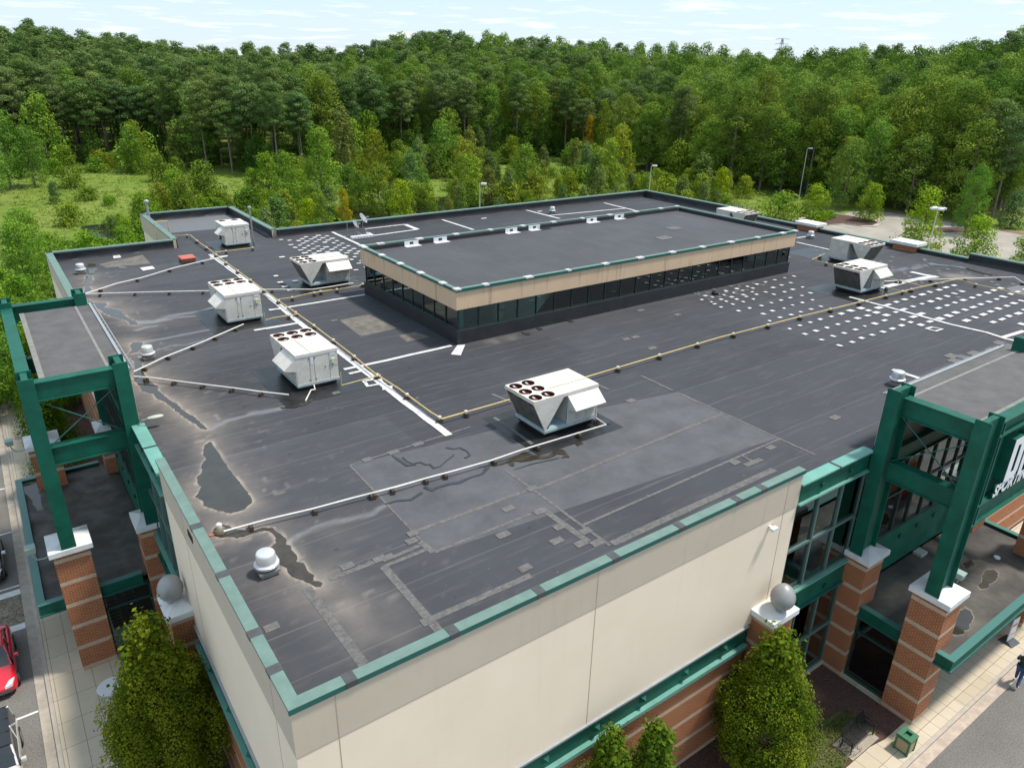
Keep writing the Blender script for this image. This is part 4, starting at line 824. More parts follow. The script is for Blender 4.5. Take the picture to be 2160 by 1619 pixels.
    while z < zl + .05: lv.hexa([(-hw - .01, hy0 + .05, z), (-hw + .01, hy0 + .05, z), (-hw + .01, hy1, z), (-hw - .01, hy1, z)], [(-hw - .0, hy0 + .05, z + .065), (-hw + .015, hy0 + .05, z + .065), (-hw + .015, hy1, z + .065), (-hw - .0, hy1, z + .065)]); z += .095
    for k in range(4): y = hy0 + .03 + (hy1 - hy0 - .03) * k / 3; lv.box(-hw - .025, -hw + .01, y - .02, y + .02, z0 + .03, zl + .1)
    lv.build("louvre_slats", RTUP, t)
    return t
COILG = mat("weathered_coil_fins", (.13, .125, .11), .6, metal=.2, noise=.35, nscale=2.5, bump=.3, bscale=60)
rtu0 = make_rtu(); rtu4 = make_rtu(True)
KR = "air conditioning units on the flat roof"
rt = [(10.7 + 1.08, 32.57 + 1.8, 0, "six fan white air unit nearest the viewer on the left, beside the long white stripe"),
      (10.7 + 1.08, 44.3 + 1.8, 0, "six fan white air unit, second from the front on the roof's left side"),
      (17.79 - .65 + 1.8, 22.11 + 1.08, math.pi / 2, "large white air unit with V shaped coil end standing alone in the roof's front centre"),
      (17.93 - .65 + 1.8, 49.3 + 1.08, math.pi / 2, "white air unit with V shaped coil end near the left end of the clerestory"),
      (50.47 - .65 + 1.8, 27.1 + 1.08, math.pi / 2, "white air unit with grey coil facing the viewer, front one of the pair at right"),
      (58.26 + 1.08, 34.85 - 1.8 - .0, math.pi, "white air unit with plain door side, rear one of the pair at right"),
      (61.9, 47.6, math.pi, "air unit mostly hidden behind the far right end of the clerestory roof")]
for i, (x, y, a, lab) in enumerate(rt):
    o = rtu0 if i == 0 else copy_tree(rtu0); o.location = (x, y, RC + .02); o.rotation_euler = (0, 0, a); tag(o, lab, "air conditioner", KR)
rtu4.location = (16.35 + 1.16, 64.89 + 1.35, RC + .02); tag(rtu4, "small white air unit with only four fans near the far left roof corner", "air conditioner", KR)
# mushroom exhaust vents
def vent():
    t = empty("exhaust_vent"); MB().box(-.27, .27, -.27, .27, 0, .14).box(-.33, .33, -.33, .33, .14, .2).build("vent_base", GALV, t)
    MB().lathe([(.27, .2), (.33, .27), (.385, .30), (.39, .37), (.35, .40), (.305, .41), (.30, .70), (.275, .755), (.24, .775), (.02, .79)], n=32).build("vent_hood", mat("bright_spun_metal", (.62, .63, .64), .32, metal=.35, noise=.08), t, smooth=50); return t
v0 = vent()
for i, (px, py, lab, s_) in enumerate([(565, 1207, "bright round metal roof vent between the muddy puddle and the near left roof edge", 1.0), (314, 757, "round metal roof vent standing in the water run beside the left steel portal", .95), (172, 577, "round metal roof vent beside brown muddy puddle in the far left corner", .95),
                                    (1890, 812, "round metal roof vent beside the right steel portal column", 1.0), (1709, 503, "small metal roof vent by the right end of the clerestory", .9), (1165, 450, "small metal roof vent behind the clerestory near the rear parapet", .9)]):
    o = v0 if i == 0 else copy_tree(v0); x, y, _ = G(px, py, RZ); o.location = (x, y, RZ + .02); o.scale = (s_,) * 3; tag(o, lab, "roof vent", "round exhaust vents on the roof")
# pipes on blocks
CLAMP = mat("white_pipe_clamp", (.6, .58, .52), .5)
def pipe(name, label, cat, f, pts, m, rad, zc, blocks, clamp=False, block_pts=None, z0=RZ, group=None):
    P = [G(*f(*p), z0 + zc) if isinstance(p[0], (int, float)) and len(p) == 2 else p for p in pts]; x0, y0, _ = P[0]
    t = empty(name, (x0, y0, z0)); tag(t, label, cat, group); Q = [(p[0] - x0, p[1] - y0, p[2] - z0) for p in P]
    MB().tube(Q, rad, 8).build("pipe_run", m, t, smooth=50); tot = 0; nxt = blocks * .4
    for a, b_ in zip(Q[:-1], Q[1:]):
        A = Vector(a); B = Vector(b_); L = (B - A).length; d = (B - A).normalized() if L > 0 else Vector((1, 0, 0))
        if abs(d.z) > .5: tot += L; continue
        while nxt < tot + L:
            p = A + d * (nxt - tot); an = math.atan2(d.y, d.x); c, s_ = math.cos(an), math.sin(an); tr = lambda u, v, z: (p.x + u * c - v * s_, p.y + u * s_ + v * c, z)
            MB().hexa([tr(-.06, -.16, .03), tr(.06, -.16, .03), tr(.06, .16, .03), tr(-.06, .16, .03)], [tr(-.06, -.16, p.z - rad), tr(.06, -.16, p.z - rad), tr(.06, .16, p.z - rad), tr(-.06, .16, p.z - rad)]).build("support_block", WOOD, t)
            if clamp: MB().hexa([tr(-.07, -.07, p.z - rad - .03), tr(.07, -.07, p.z - rad - .03), tr(.07, .07, p.z - rad - .03), tr(-.07, .07, p.z - rad - .03)], [tr(-.07, -.07, p.z + rad + .03), tr(.07, -.07, p.z + rad + .03), tr(.07, .07, p.z + rad + .03), tr(-.07, .07, p.z + rad + .03)]).build("pipe_clamp", CLAMP, t)
            nxt += blocks
        tot += L
    return t
GG = "yellow gas pipes on the roof"
def F1(l): return [G(*f1(*p), RZ + .25) for p in l]
def F6(l): return [G(*f6(*p), RZ + .25) for p in l]
def F7(l): return [G(*f7(*p), RZ + .25) for p in l]
pipe("gas_pipe", "long yellow gas pipe on clamps running from the far left corner to the roof centre", "gas pipe", f1, F1([(1090,352),(1203,346),(1245,382),(1350,457),(1430,520),(1590,635),(1780,775)]) + F6([(150,430),(285,525),(400,612),(515,700),(650,812),(800,908),(990,1048),(1057,1088)]), PIPEY, .036, .25, 3.0, True, group=GG)
pipe("gas_pipe", "yellow gas pipe on clamps crossing the roof past the front centre air unit", "gas pipe", f6, F6([(1057,1088),(1370,1000),(1975,822)]) + F7([(285,910),(545,833),(805,766),(990,718),(1270,650),(1465,602),(1615,565),(1805,523)]), PIPEY, .036, .25, 3.2, True, group=GG)
pipe("gas_pipe", "thin yellow gas pipe leading off the far right roof edge beyond the white dabs", "gas pipe", f7, F7([(1805,523),(1900,550),(2035,580),(2160,608),(2260,632)]), PIPEY, .032, .25, 4.0, True, group=GG)
def riser(l, top): return l + [(l[-1][0], l[-1][1], RZ + top)]
pipe("gas_pipe", "short yellow gas branch with riser beside the small four fan air unit", "gas pipe", f1, riser(F1([(1360,455),(1612,425)]), .8), PIPEY, .028, .25, 2.2, True, group=GG)
pipe("gas_pipe", "yellow gas branch running in front of the V ended air unit at the clerestory", "gas pipe", f1, F1([(1765,752),(1855,740),(1965,713),(2100,690)]) + F6([(270,338),(560,292),(585,280)]), PIPEY, .028, .25, 2.2, True, group=GG)
pipe("gas_pipe", "short yellow gas branch with riser beside the second left air unit", "gas pipe", f1, riser(F1([(1890,845),(1740,868),(1675,884)]), .75), PIPEY, .028, .25, 1.6, True, group=GG)
pipe("gas_pipe", "short yellow gas branch with riser beside the nearest left air unit", "gas pipe", f6, riser(F6([(690,825),(455,887)]), .9), PIPEY, .028, .25, 9, False, group=GG)
pipe("gas_pipe", "yellow gas branch bending around the rear air unit of the right pair", "gas pipe", f7, F7([(1105,388),(1058,412),(1035,420),(1120,440),(1300,480),(1430,515),(1600,555),(1625,563)]), PIPEY, .028, .25, 3.2, True, group=GG)
pipe("gas_pipe", "short yellow gas branch behind the front air unit of the right pair", "gas pipe", f7, F7([(1400,560),(1480,580),(1540,592)]), PIPEY, .028, .25, 1.2, True, group=GG)
GP = "white drain pipes on the roof"
def P1(l): return [G(*f1(*p), RZ + .22) for p in l]
pipe("drain_pipe", "white drain pipe, upper one of the two leaving the far column of the left portal", "drain pipe", f1, P1([(540,716),(600,698),(740,652),(890,618),(1105,553),(1330,500),(1440,480)]), PVC, .037, .22, 3.0, group=GP)
pipe("drain_pipe", "white drain pipe, lower one of the two leaving the far column of the left portal", "drain pipe", f1, P1([(540,720),(700,714),(990,706),(1322,699)]), PVC, .037, .22, 2.2, group=GP)
pipe("drain_pipe", "white drain pipe leading to the V ended air unit at the clerestory", "drain pipe", f1, P1([(1630,692),(1800,690),(1980,690),(2100,672)]) + [G(*f6(470,283), RZ + .22), G(*f6(525,275), RZ + .22)], PVC, .037, .22, 2.4, group=GP)
pipe("drain_pipe", "white drain pipe rising from the near portal corner to the second left air unit", "drain pipe", f1, P1([(845,1211),(905,1183),(1040,1118),(1180,1063),(1295,1016),(1540,910)]), PVC, .037, .22, 1.7, group=GP)
pipe("drain_pipe", "white drain pipe from the near portal corner towards the nearest left air unit", "drain pipe", f1, P1([(845,1240),(970,1250),(1145,1273),(1325,1295),(1475,1313),(1645,1336),(1825,1356)]), PVC, .037, .22, 1.6, group=GP)
pipe("drain_pipe", "longest white drain pipe, from the roof drain to the large front centre air unit", "drain pipe", f4, [G(*f4(*p), RZ + .22) for p in [(515,780),(795,703),(1075,638),(1335,568),(1610,498),(1799,443)]] + [G(*f6(*p), RZ + .22) for p in [(525,1563),(785,1496),(965,1443),(1160,1391),(1355,1336),(1540,1273),(2040,1123),(1982,1085)]], PVC, .034, .22, 2.2, group=GP)
pipe("drain_pipe", "very short white drain pipe below the nearest left air unit", "drain pipe", f6, [G(*f6(*p), RZ + .2) for p in [(240,980),(272,916),(297,912),(290,885)]], PVC, .034, .22, 9, group=GP)
pipe("drain_pipe", "white drain pipe running from the right pair of air units to the parapet", "drain pipe", f7, [G(*f7(*p), RZ + .22) for p in [(1408,535),(1605,528),(1800,522),(2110,513),(2160,545)]], PVC, .037, .22, 3.0, group=GP)
# roof hatch, drain, dishes, poles, loose things
x, y, _ = G(*g2(993, 118), RZ); t = empty("roof_hatch", (x, y, RZ + .02)); tag(t, "low red roof hatch on a black mat near the far left gas pipe", "roof hatch")
RED = mat("faded_red_paint", (.45, .12, .08), .6, noise=.15, nscale=3); MB().box(-.5, .5, -.6, .6, 0, .2).build("curb", RED, t); MB().box(-.56, .56, -.66, .66, .205, .30).build("lid", RED, t, bevel=.02)
x, y, _ = G(*f4(492, 785), RZ); t = empty("roof_drain", (x, y, RZ + .02)); tag(t, "domed roof drain with white cap at the end of the longest white pipe", "roof drain")
MB().lathe([(.22, 0), (.2, .1), (.12, .17), (.02, .18)], n=14).build("strainer", mat("grimy_cast_iron", (.12, .11, .08), .6, noise=.3, nscale=9), t, smooth=True); MB().lathe([(.10, .18), (.10, .3), (.06, .34), (.02, .34)], n=14).build("pipe_cap", PVC, t); MB().box(-.36, -.2, -.1, 0, 0, .02).build("orange_marker", mat("orange_marker_paint", (.6, .1, .04), .6), t)
x, y, _ = G(757, 500, RZ); t = empty("satellite_dish", (x, y, RZ + .02)); tag(t, "pair of grey satellite dishes on a block weighted frame behind the clerestory", "satellite dish")
fr = MB()
for s_ in (-.9, -.3, .3, .9): fr.box(-1.1, 1.1, s_ - .03, s_ + .03, 0, .06)
fr.box(-1.1, -1.05, -.9, .9, 0, .065).box(1.05, 1.1, -.9, .9, 0, .065).tube([(-.3, 0, 0), (-.3, 0, 1.1)], .04, 8).tube([(.6, .3, 0), (.6, .3, 1.5)], .04, 8).tube([(-.3, 0, .6), (.4, -.6, .05)], .025, 6).tube([(.6, .3, .8), (1, -.5, .05)], .025, 6).tube([(-1, .2, 0), (-1, .2, 1.3)], .03, 6).build("mount_frame", GALV, t)
for k in range(7): MB().box(-1 + .3 * k, -.76 + .3 * k, -.85, -.35, .065, .25).build("concrete_block", WHITEC, t)
for c_, az, sc in (((-.3, 0, 1.15), 2.4, .42), ((.6, .3, 1.55), 2.4, .52)):
    d = Vector((math.cos(az) * .8 * -1, math.sin(az) * -.8, .55)).normalized(); q = MB(); n = 24; vs = []; fs = []
    a = d.cross(Vector((0, 0, 1))).normalized(); b_ = d.cross(a)
    for i in range(6):
        rr = sc * i / 5
        for k in range(n): an = 2 * math.pi * k / n; vs.append(Vector(c_) + a * rr * math.cos(an) + b_ * rr * math.sin(an) + d * (.25 * (rr / sc) ** 2 * sc))
    for i in range(5):
        for k in range(n): fs.append((i * n + k, i * n + (k + 1) % n, (i + 1) * n + (k + 1) % n, (i + 1) * n + k))
    o = q.add(vs, fs).build("dish", GREYM, t, smooth=True); sm = o.modifiers.new("s", 'SOLIDIFY'); sm.thickness = .02
    MB().tube([Vector(c_) - Vector((0, 0, sc * .8)) * 1, Vector(c_) + d * sc * 1.1 - Vector((0, 0, .15))], .025, 6).box(*[v for e_, w_ in zip((Vector(c_) + d * sc * 1.1 - Vector((0, 0, .15))), (.12, .06, .06)) for v in (e_ - w_, e_ + w_)]).build("feed_arm", GALV, t)
def post(px, py, h, r_, name, lab, z=RZ):
    x, y, _ = G(px, py, z); t = empty(name, (x, y, z)); tag(t, lab, name.replace("_", " ")); MB().tube([(0, 0, 0), (0, 0, h)], r_, 10).build("pole", GALV, t); MB().lathe([(r_ * 1.2, h - .02), (r_ * 2.2, h + .02), (r_ * 2.2, h + .16), (r_, h + .2)], n=14).build("cap", GREYM, t)
post(535, 512, 3.0, .07, "flue_pipe", "tall thin grey flue pipe behind the small four fan air unit"); 
x, y = 12.62, 79.3; t = empty("stack_pipe", (x + .6, y, RZ)); tag(t, "grey stack pipe with cap at the far left corner of the rear roof wing", "vent pipe"); MB().tube([(0, 0, 0), (0, 0, 2.0)], .12, 12).build("pipe", GREYM, t, smooth=True); MB().lathe([(.2, 1.95), (.24, 2.0), (.24, 2.15), (.1, 2.25)], n=16).build("cap", GREYM, t)
# hooped yellow pipe over the wing parapet
t = empty("hooped_gas_pipe", (12.5, 72.2, 8)); tag(t, "yellow pipe hooped over the parapet of the rear left roof wing", "gas pipe"); MB().tube([(-.1, 0, 0), (-.1, 0, 5.0), (1.0, 0, 5.0), (1.0, 0, 3.9)], .05, 8).build("pipe_run", PIPEY, t)
x, y, _ = G(*f7(525, 604), RZ); t = MB().lathe([(.25, 0), (.28, .1), (.18, .2), (.02, .24)], (0, 0, 0), 9).build("rubbish_bag", BLACK); t.location = (x, y, RZ + .05); tag(t, "small crumpled black bag lying among white dabs in front of clerestory", "rubbish bag")
# cobra head lamp at the left roof corner, wall light, gooseneck floodlights
x, y, z = 3.35, 33.0, 11.95; t = empty("cobra_street_light", (3.72, 32.2, 11.7)); tag(t, "pale grey cobra head light beside the near left portal column", "light")
MB().tube([(-.2, .5, 0), (.0, .3, .3), (.25, .15, .38)], .03, 6).build("arm", GREYM, t); q = MB(); n = 12; rings = [(.0, .05), (.12, .1), (.35, .14), (.6, .12), (.72, .05)]; vs = []; fs = []
for u_, r_ in rings:
    for k in range(n): a = 2 * math.pi * k / n; vs.append((.2 + u_ * .9, .15 - u_ * .05 + r_ * math.cos(a), .4 + r_ * .55 * math.sin(a)))
for i in range(4):
    for k in range(n): fs.append((i * n + k, i * n + (k + 1) % n, (i + 1) * n + (k + 1) % n, (i + 1) * n + k))
fs += [tuple(range(n)), tuple(range(4 * n, 5 * n))[::-1]]; q.add(vs, fs).build("lamp_head", mat("aged_lamp_head", (.42, .45, .36), .5), t, smooth=True)
def goose(x, y, z, dx, dy, lab):
    t = empty("floodlight", (x, y, z)); tag(t, lab, "floodlight", "small floodlights on the brick pillars"); P = [(0, 0, 0), (dx * .25, dy * .25, -.1), (dx * .55, dy * .55, -.05), (dx * .7, dy * .7, .2), (dx * .72, dy * .72, .42)]
    MB().tube(P, .035, 8).build("arm", mat("pale_green_arm", (.30, .36, .32), .5), t, smooth=True); c_ = P[-1]
    MB().hexa([(c_[0] - .16, c_[1] - .18, c_[2] - .02), (c_[0] + .16, c_[1] - .18, c_[2] - .02), (c_[0] + .16, c_[1] + .18, c_[2] - .02), (c_[0] - .16, c_[1] + .18, c_[2] - .02)], [(c_[0] - .22, c_[1] - .24, c_[2] + .3), (c_[0] + .2, c_[1] - .22, c_[2] + .3), (c_[0] + .2, c_[1] + .22, c_[2] + .3), (c_[0] - .22, c_[1] + .24, c_[2] + .3)]).build("lamp_head", mat("pale_green_lamp", (.28, .38, .33), .5), t, bevel=.03)
goose(30.03, 9.6, 6.2, 1, 0, "pale green floodlight on curved arm beside the front brick pillar at right"); goose(-.78, 33.6, 6.15, -.9, -.1, "pale green floodlight on curved arm on the front brick pillar at left"); goose(-.78, 45.3, 6.2, -1, 0, "green floodlight on curved arm on the rear left brick pillar")
x = GY(1625, 1098, 13.39)[0]; t = empty("wall_light", (x, 13.37, 10.45)); tag(t, "small white box light high on the front cream wall", "wall light"); MB().box(-.16, .16, -.28, -.1, -.06, .06).build("lamp_head", WHITEM, t, bevel=.01); MB().box(-.06, .06, -.1, .02, -.07, .04).build("bracket", WHITEM, t)
x, y, z = GX(402, 1130, 3.385); t = MB().box(-.01, .01, -.3, .3, -.12, .12).build("wall_vent", DARK); t.location = (3.365, y, z); tag(t, "small dark diamond shaped vent high on the left cream wall", "wall vent")

# ================================================================== GROUND LEVEL THINGS
def ws(name, m, *a): o = MB().box(*a).build(name, m); tag(o, kind="structure"); return o
# pavements (top z 0), kerbs, roadway at -.15
t = MB().prism([(-2.1, 2), (3.3, 2), (3.3, 13.3), (3.3, 52), (-2.1, 52)], -.3, 0).build("pavement", PAVE); tag(t, kind="structure")
t = MB().prism([(-2.1, 52.01), (1.2, 52.01), (1.2, 74), (-2.1, 74)], -.3, -.002).build("pavement", PAVE); tag(t, kind="structure")
t = MB().prism([(3.31, 8.1), (70, 8.1), (70, 13.3), (28.6, 13.3), (28.6, 9.2), (26.9, 9.2), (26.0, 9.35), (3.31, 9.35)], -.3, 0).build("pavement", PAVE); tag(t, kind="structure")
for nm, a in (("kerb", (-2.28, -2.11, 7.9, 76, -.3, .012)), ("kerb", (-2.28, 70, 7.93, 8.09, -.3, .012))): ws(nm, CURB, *a)
ws("gutter", mat("gutter_concrete", (.36, .315, .26), .85, noise=.2, nscale=2.5), -2.70, -2.285, 7.5, 76, -.3, -.10); ws("gutter", mat("gutter_concrete_front", (.44, .36, .29), .85, noise=.2, nscale=2.5), -2.28, 70, 7.5, 7.925, -.3, -.10)
t = MB().poly([(-40, -60, -.14), (120, -60, -.14), (120, 7.52, -.14), (-2.69, 7.52, -.14), (-2.69, 78, -.14), (-40, 78, -.14)]).build("road", ASPH); tag(t, kind="structure")
GR = dict(group=None)
q = MB()
for y in (31.5, 47.87, 53.9, 41.86 - .0):
    MB_ = MB().box(-5.6, -2.72, y - .06, y + .06, -.139, -.134).build("stall_line", LINE); tag(MB_, kind="structure")
for a in [(-9, -2.72, 41.0, 41.5), (-9, -2.72, 37.85, 38.35)]: o = MB().box(a[0], a[1], a[2], a[3], -.139, -.133).build("crosswalk_line", LINE); tag(o, kind="structure")
COB, n = new("worn_stamped_paving", .9, .3); vo = n.t.nodes.new("ShaderNodeTexVoronoi"); vo.feature = 'DISTANCE_TO_EDGE'; vo.inputs["Scale"].default_value = 3.2; n.L(n.g.outputs["Position"], vo.inputs["Vector"])
n.L(n.mix(n.m('LESS_THAN', vo.outputs["Distance"], .035), n.ramp(n.noise(3, 5), [(.3, (.13, .11, .08)), (.7, (.30, .26, .19))]), (.07, .06, .045)), n.b.inputs["Base Color"])
ws("crosswalk_paving", COB, -9, -2.72, 38.36, 40.99, -.30, -.134)
ws("stall_line", LINE, 36.0, 36.12, 2.5, 7.45, -.14, -.134)
# beds
def flat(name, m, pts, z): o = MB().poly([(*p, z) for p in pts]).build(name, m); tag(o, kind="structure"); return o
t = MB().prism([(3.31, 9.36), (25.9, 9.36), (27.0, 9.22), (28.58, 9.22), (28.58, 13.38), (3.31, 13.38)], -.3, -.02).build("planting_bed", MULCH); tag(t, kind="structure")
t = MB().prism([(.9, 14), (3.38, 14), (3.38, 31.4), (.9, 31.4)], -.1, .012).build("planting_bed", MULCH); tag(t, kind="structure")
t = MB().prism([(.4, 46.8), (3.38, 46.8), (3.38, 66), (.4, 66)], -.1, .02).build("planting_bed", MULCH); tag(t, kind="structure")
LAWN, n = new("short_lawn", .9, .2); n.L(n.ramp(n.noise(1.6, 7), [(.3, (.055, .085, .02)), (.55, (.11, .12, .035)), (.75, (.24, .19, .09))]), n.b.inputs["Base Color"]); n.bump(n.noise(60, 2), .6, .03)
flat("lawn", LAWN, rough_outline([(19.5, 9.4), (25.0, 9.4), (26.3, 9.4), (27.1, 9.75), (27.1, 10.7), (26.6, 11.2), (25.6, 11.3), (24.6, 10.9), (23.0, 10.7), (20, 10.9)], .06, .3, 2), -.008)
q = MB(); rr = np.random.RandomState(5)
for _ in range(5200):
    x = rr.uniform(19.6, 27); y = rr.uniform(9.45, 11.1)
    if (x > 25.6 and y < 9.95 + .1) and x < 26.9 and y < 9.9: continue
    if y > 10.75 and x < 24.4: continue
    a = rr.uniform(0, 6.28); h = rr.uniform(.03, .08); c_, s_ = math.cos(a) * .02, math.sin(a) * .02; q.add([(x - c_, y - s_, -.01), (x + c_, y + s_, -.01), (x + rr.uniform(-.03, .03), y + rr.uniform(-.03, .03), h)], [(0, 1, 2)])
t = q.build("lawn_grass", LAWN); tag(t, "short green and straw grass round the bench by the front pavement", "grass", kind="stuff")
ws("bench_pad", mat("bench_pad_concrete", (.33, .29, .23), .85, noise=.15), 24.75, 26.75, 9.38, 10.35, -.05, .004)
# bench
bx, by, _ = G(1805, 1553, 0.2); an = 0
t = empty("park_bench", (25.8, 9.86, 0), .02); tag(t, "black metal slatted bench on a concrete pad by the front lawn", "bench"); BM = mat("black_powder_coat", (.012, .012, .013), .7, spec=.2)
q = MB()
for k in range(9): q.box(-.9, .9, -.24 + k * .055, -.198 + k * .055, .44, .458)
for x in (-.85, -.28, .28, .85): q.box(x - .02, x + .02, -.23, .23, .43, .46)
q.build("seat", BM, t); q = MB()
for k in range(8): z = .52 + k * .05; q.box(-.9, .9, .24 + k * .018, .252 + k * .018, z, z + .04)
for x in (-.85, -.28, .28, .85): q.tube([(x, .22, .45), (x, .38, .92)], .018, 6)
q.build("backrest", BM, t)
for x in (-.87, .87):
    MB().tube([(x, -.24, 0), (x, -.22, .45), (x, -.2, .62), (x, .1, .66), (x, .32, .64)], .025, 8).build("armrest", BM, t, smooth=True); MB().tube([(x, .24, 0), (x, .2, .45)], .025, 8).build("leg", BM, t)
# trash can
t = empty("litter_bin", (27.08 * 14 / 13 - .0, 8.49 * 14 / 13, 0), .0); t.location = (29.16 - .0, 9.1, 0)
c0 = G(1840 + 270 * .1723, 1340 + 1365 * .1723, 0); c1 = G(1840 + 385 * .1723, 1340 + 1460 * .1723, 0); c2 = G(1840 + 490 * .1723, 1340 + 1400 * .1723, 0)
t.location = ((c0[0] + c2[0]) / 2, (c0[1] + c2[1]) / 2, 0); tag(t, "square green litter bin with beige stone panels on the front pavement", "litter bin"); w_ = .27
BG = mat("green_bin_frame", (.03, .14, .07), .5, noise=.1); q = MB()
for sx in (-1, 1):
    for sy in (-1, 1): q.box(sx * w_ - .04, sx * w_ + .04, sy * w_ - .04, sy * w_ + .04, 0, .8)
q.box(-w_, w_, -w_, w_, .04, .1); q.build("frame", BG, t)
MB().box(-w_ - .015, w_ + .015, -w_ - .015, w_ + .015, .11, .66).build("side_panels", mat("beige_aggregate_panel", (.36, .29, .16), .85, noise=.25, nscale=20), t)
q = MB(); o_ = w_ + .05; q.box(-o_, o_, -o_, -.12, .78, .86).box(-o_, o_, .12, o_, .78, .86).box(-o_, -.17, -.12, .12, .78, .86).box(.17, o_, -.12, .12, .78, .86).box(-w_, w_, -w_, w_, .665, .72); q.build("lid", BG, t, bevel=.012)
# white round table and post sign on the left pavement
x, y, _ = G(222, 1448, .72); t = empty("round_table", (x + .2, y - .1, 0)); tag(t, "white round table half hidden by the big left tree", "table"); MB().lathe([(.55, .70), (.56, .73), (.55, .75), (.01, .755)], n=36).build("table_top", WHITEM, t); MB().tube([(0, 0, 0), (0, 0, .7)], .05, 10).build("leg", WHITEM, t); MB().lathe([(.3, 0), (.3, .03), (.06, .05)], n=20).build("base", WHITEM, t)
# free standing sign at right
x, y, _ = G(2128, 1352, 0); t = empty("pavement_sign", (x, y, 0), -.1); tag(t, "white upright sign board in a dark weighted base on the front pavement", "sign"); q = MB(); q.hexa([(-.4, -.35, 0), (.4, -.35, 0), (.4, .35, 0), (-.4, .35, 0)], [(-.3, -.1, .14), (.3, -.1, .14), (.3, .1, .14), (-.3, .1, .14)]); q.build("base", mat("dark_grey_plastic", (.06, .065, .07), .5), t)
MB().box(-.28, .28, -.02, .02, .14, 1.5).build("board", WHITEM, t); MB().box(-.2, .2, -.026, -.02, 1.0, 1.15).box(-.2, .2, -.026, -.02, .5, .55).build("printed_lines", mat("faded_red_print", (.5, .2, .18), .6), t)
MB().tube([(0, 0, .1), (0, 0, 1.5)], .02, 6).build("post", GREYM, t)
# shopping carts in the vestibules
def cart():
    t = empty("shopping_cart"); q = MB(); W0, W1 = .26, .19
    for z in np.linspace(.5, .92, 5):
        k = (z - .5) / .42; a = .20 + .08 * k; q.tube([(-.42, -a, z), (.40 + .06 * k, -a * .8, z), (.40 + .06 * k, a * .8, z), (-.42, a, z), (-.42, -a, z)], .008, 4)
    for s_ in (-1, 1):
        for x in np.linspace(-.42, .4, 7): q.tube([(x, s_ * .19, .5), (x, s_ * .26, .92)], .006, 4)
    for x in np.linspace(-.42, .4, 8): q.tube([(x, -.2, .5), (x, .2, .5)], .006, 4)
    q.build("basket", GREYM, t); q = MB()
    for s_ in (-1, 1): q.tube([(.4, s_ * .2, .12), (-.45, s_ * .24, .2), (-.42, s_ * .22, .5), (-.5, s_ * .25, 1.0)], .014, 6)
    q.build("frame", GREYM, t); MB().tube([(-.52, -.27, 1.0), (-.52, .27, 1.0)], .022, 8).build("handle", BLACK, t)
    for x in (-.4, .38):
        for s_ in (-.2, .2): MB().tube([(x, s_ - .015, .06), (x, s_ + .015, .06)], .06, 10).build("wheel", BLACK, t)
    return t
ct = cart(); first = True
for row, (x, y, a) in enumerate([(30.0, 12.1, 0), (30.0, 11.35, 0), (1.1, 34.5, math.pi / 2), (1.95, 34.5, math.pi / 2)]):
    for k in range(8):
        o = ct if first else copy_tree(ct); first = False; d = .28 * k; o.location = (x + (d if row < 2 else 0), y + (d if row >= 2 else 0), .02); o.rotation_euler = (0, 0, a)
        tag(o, "wire shopping cart nested in a row behind glass under the %s canopy" % ("right" if row < 2 else "left"), "shopping cart", "shopping carts nested under the %s canopy" % ("right" if row < 2 else "left"))
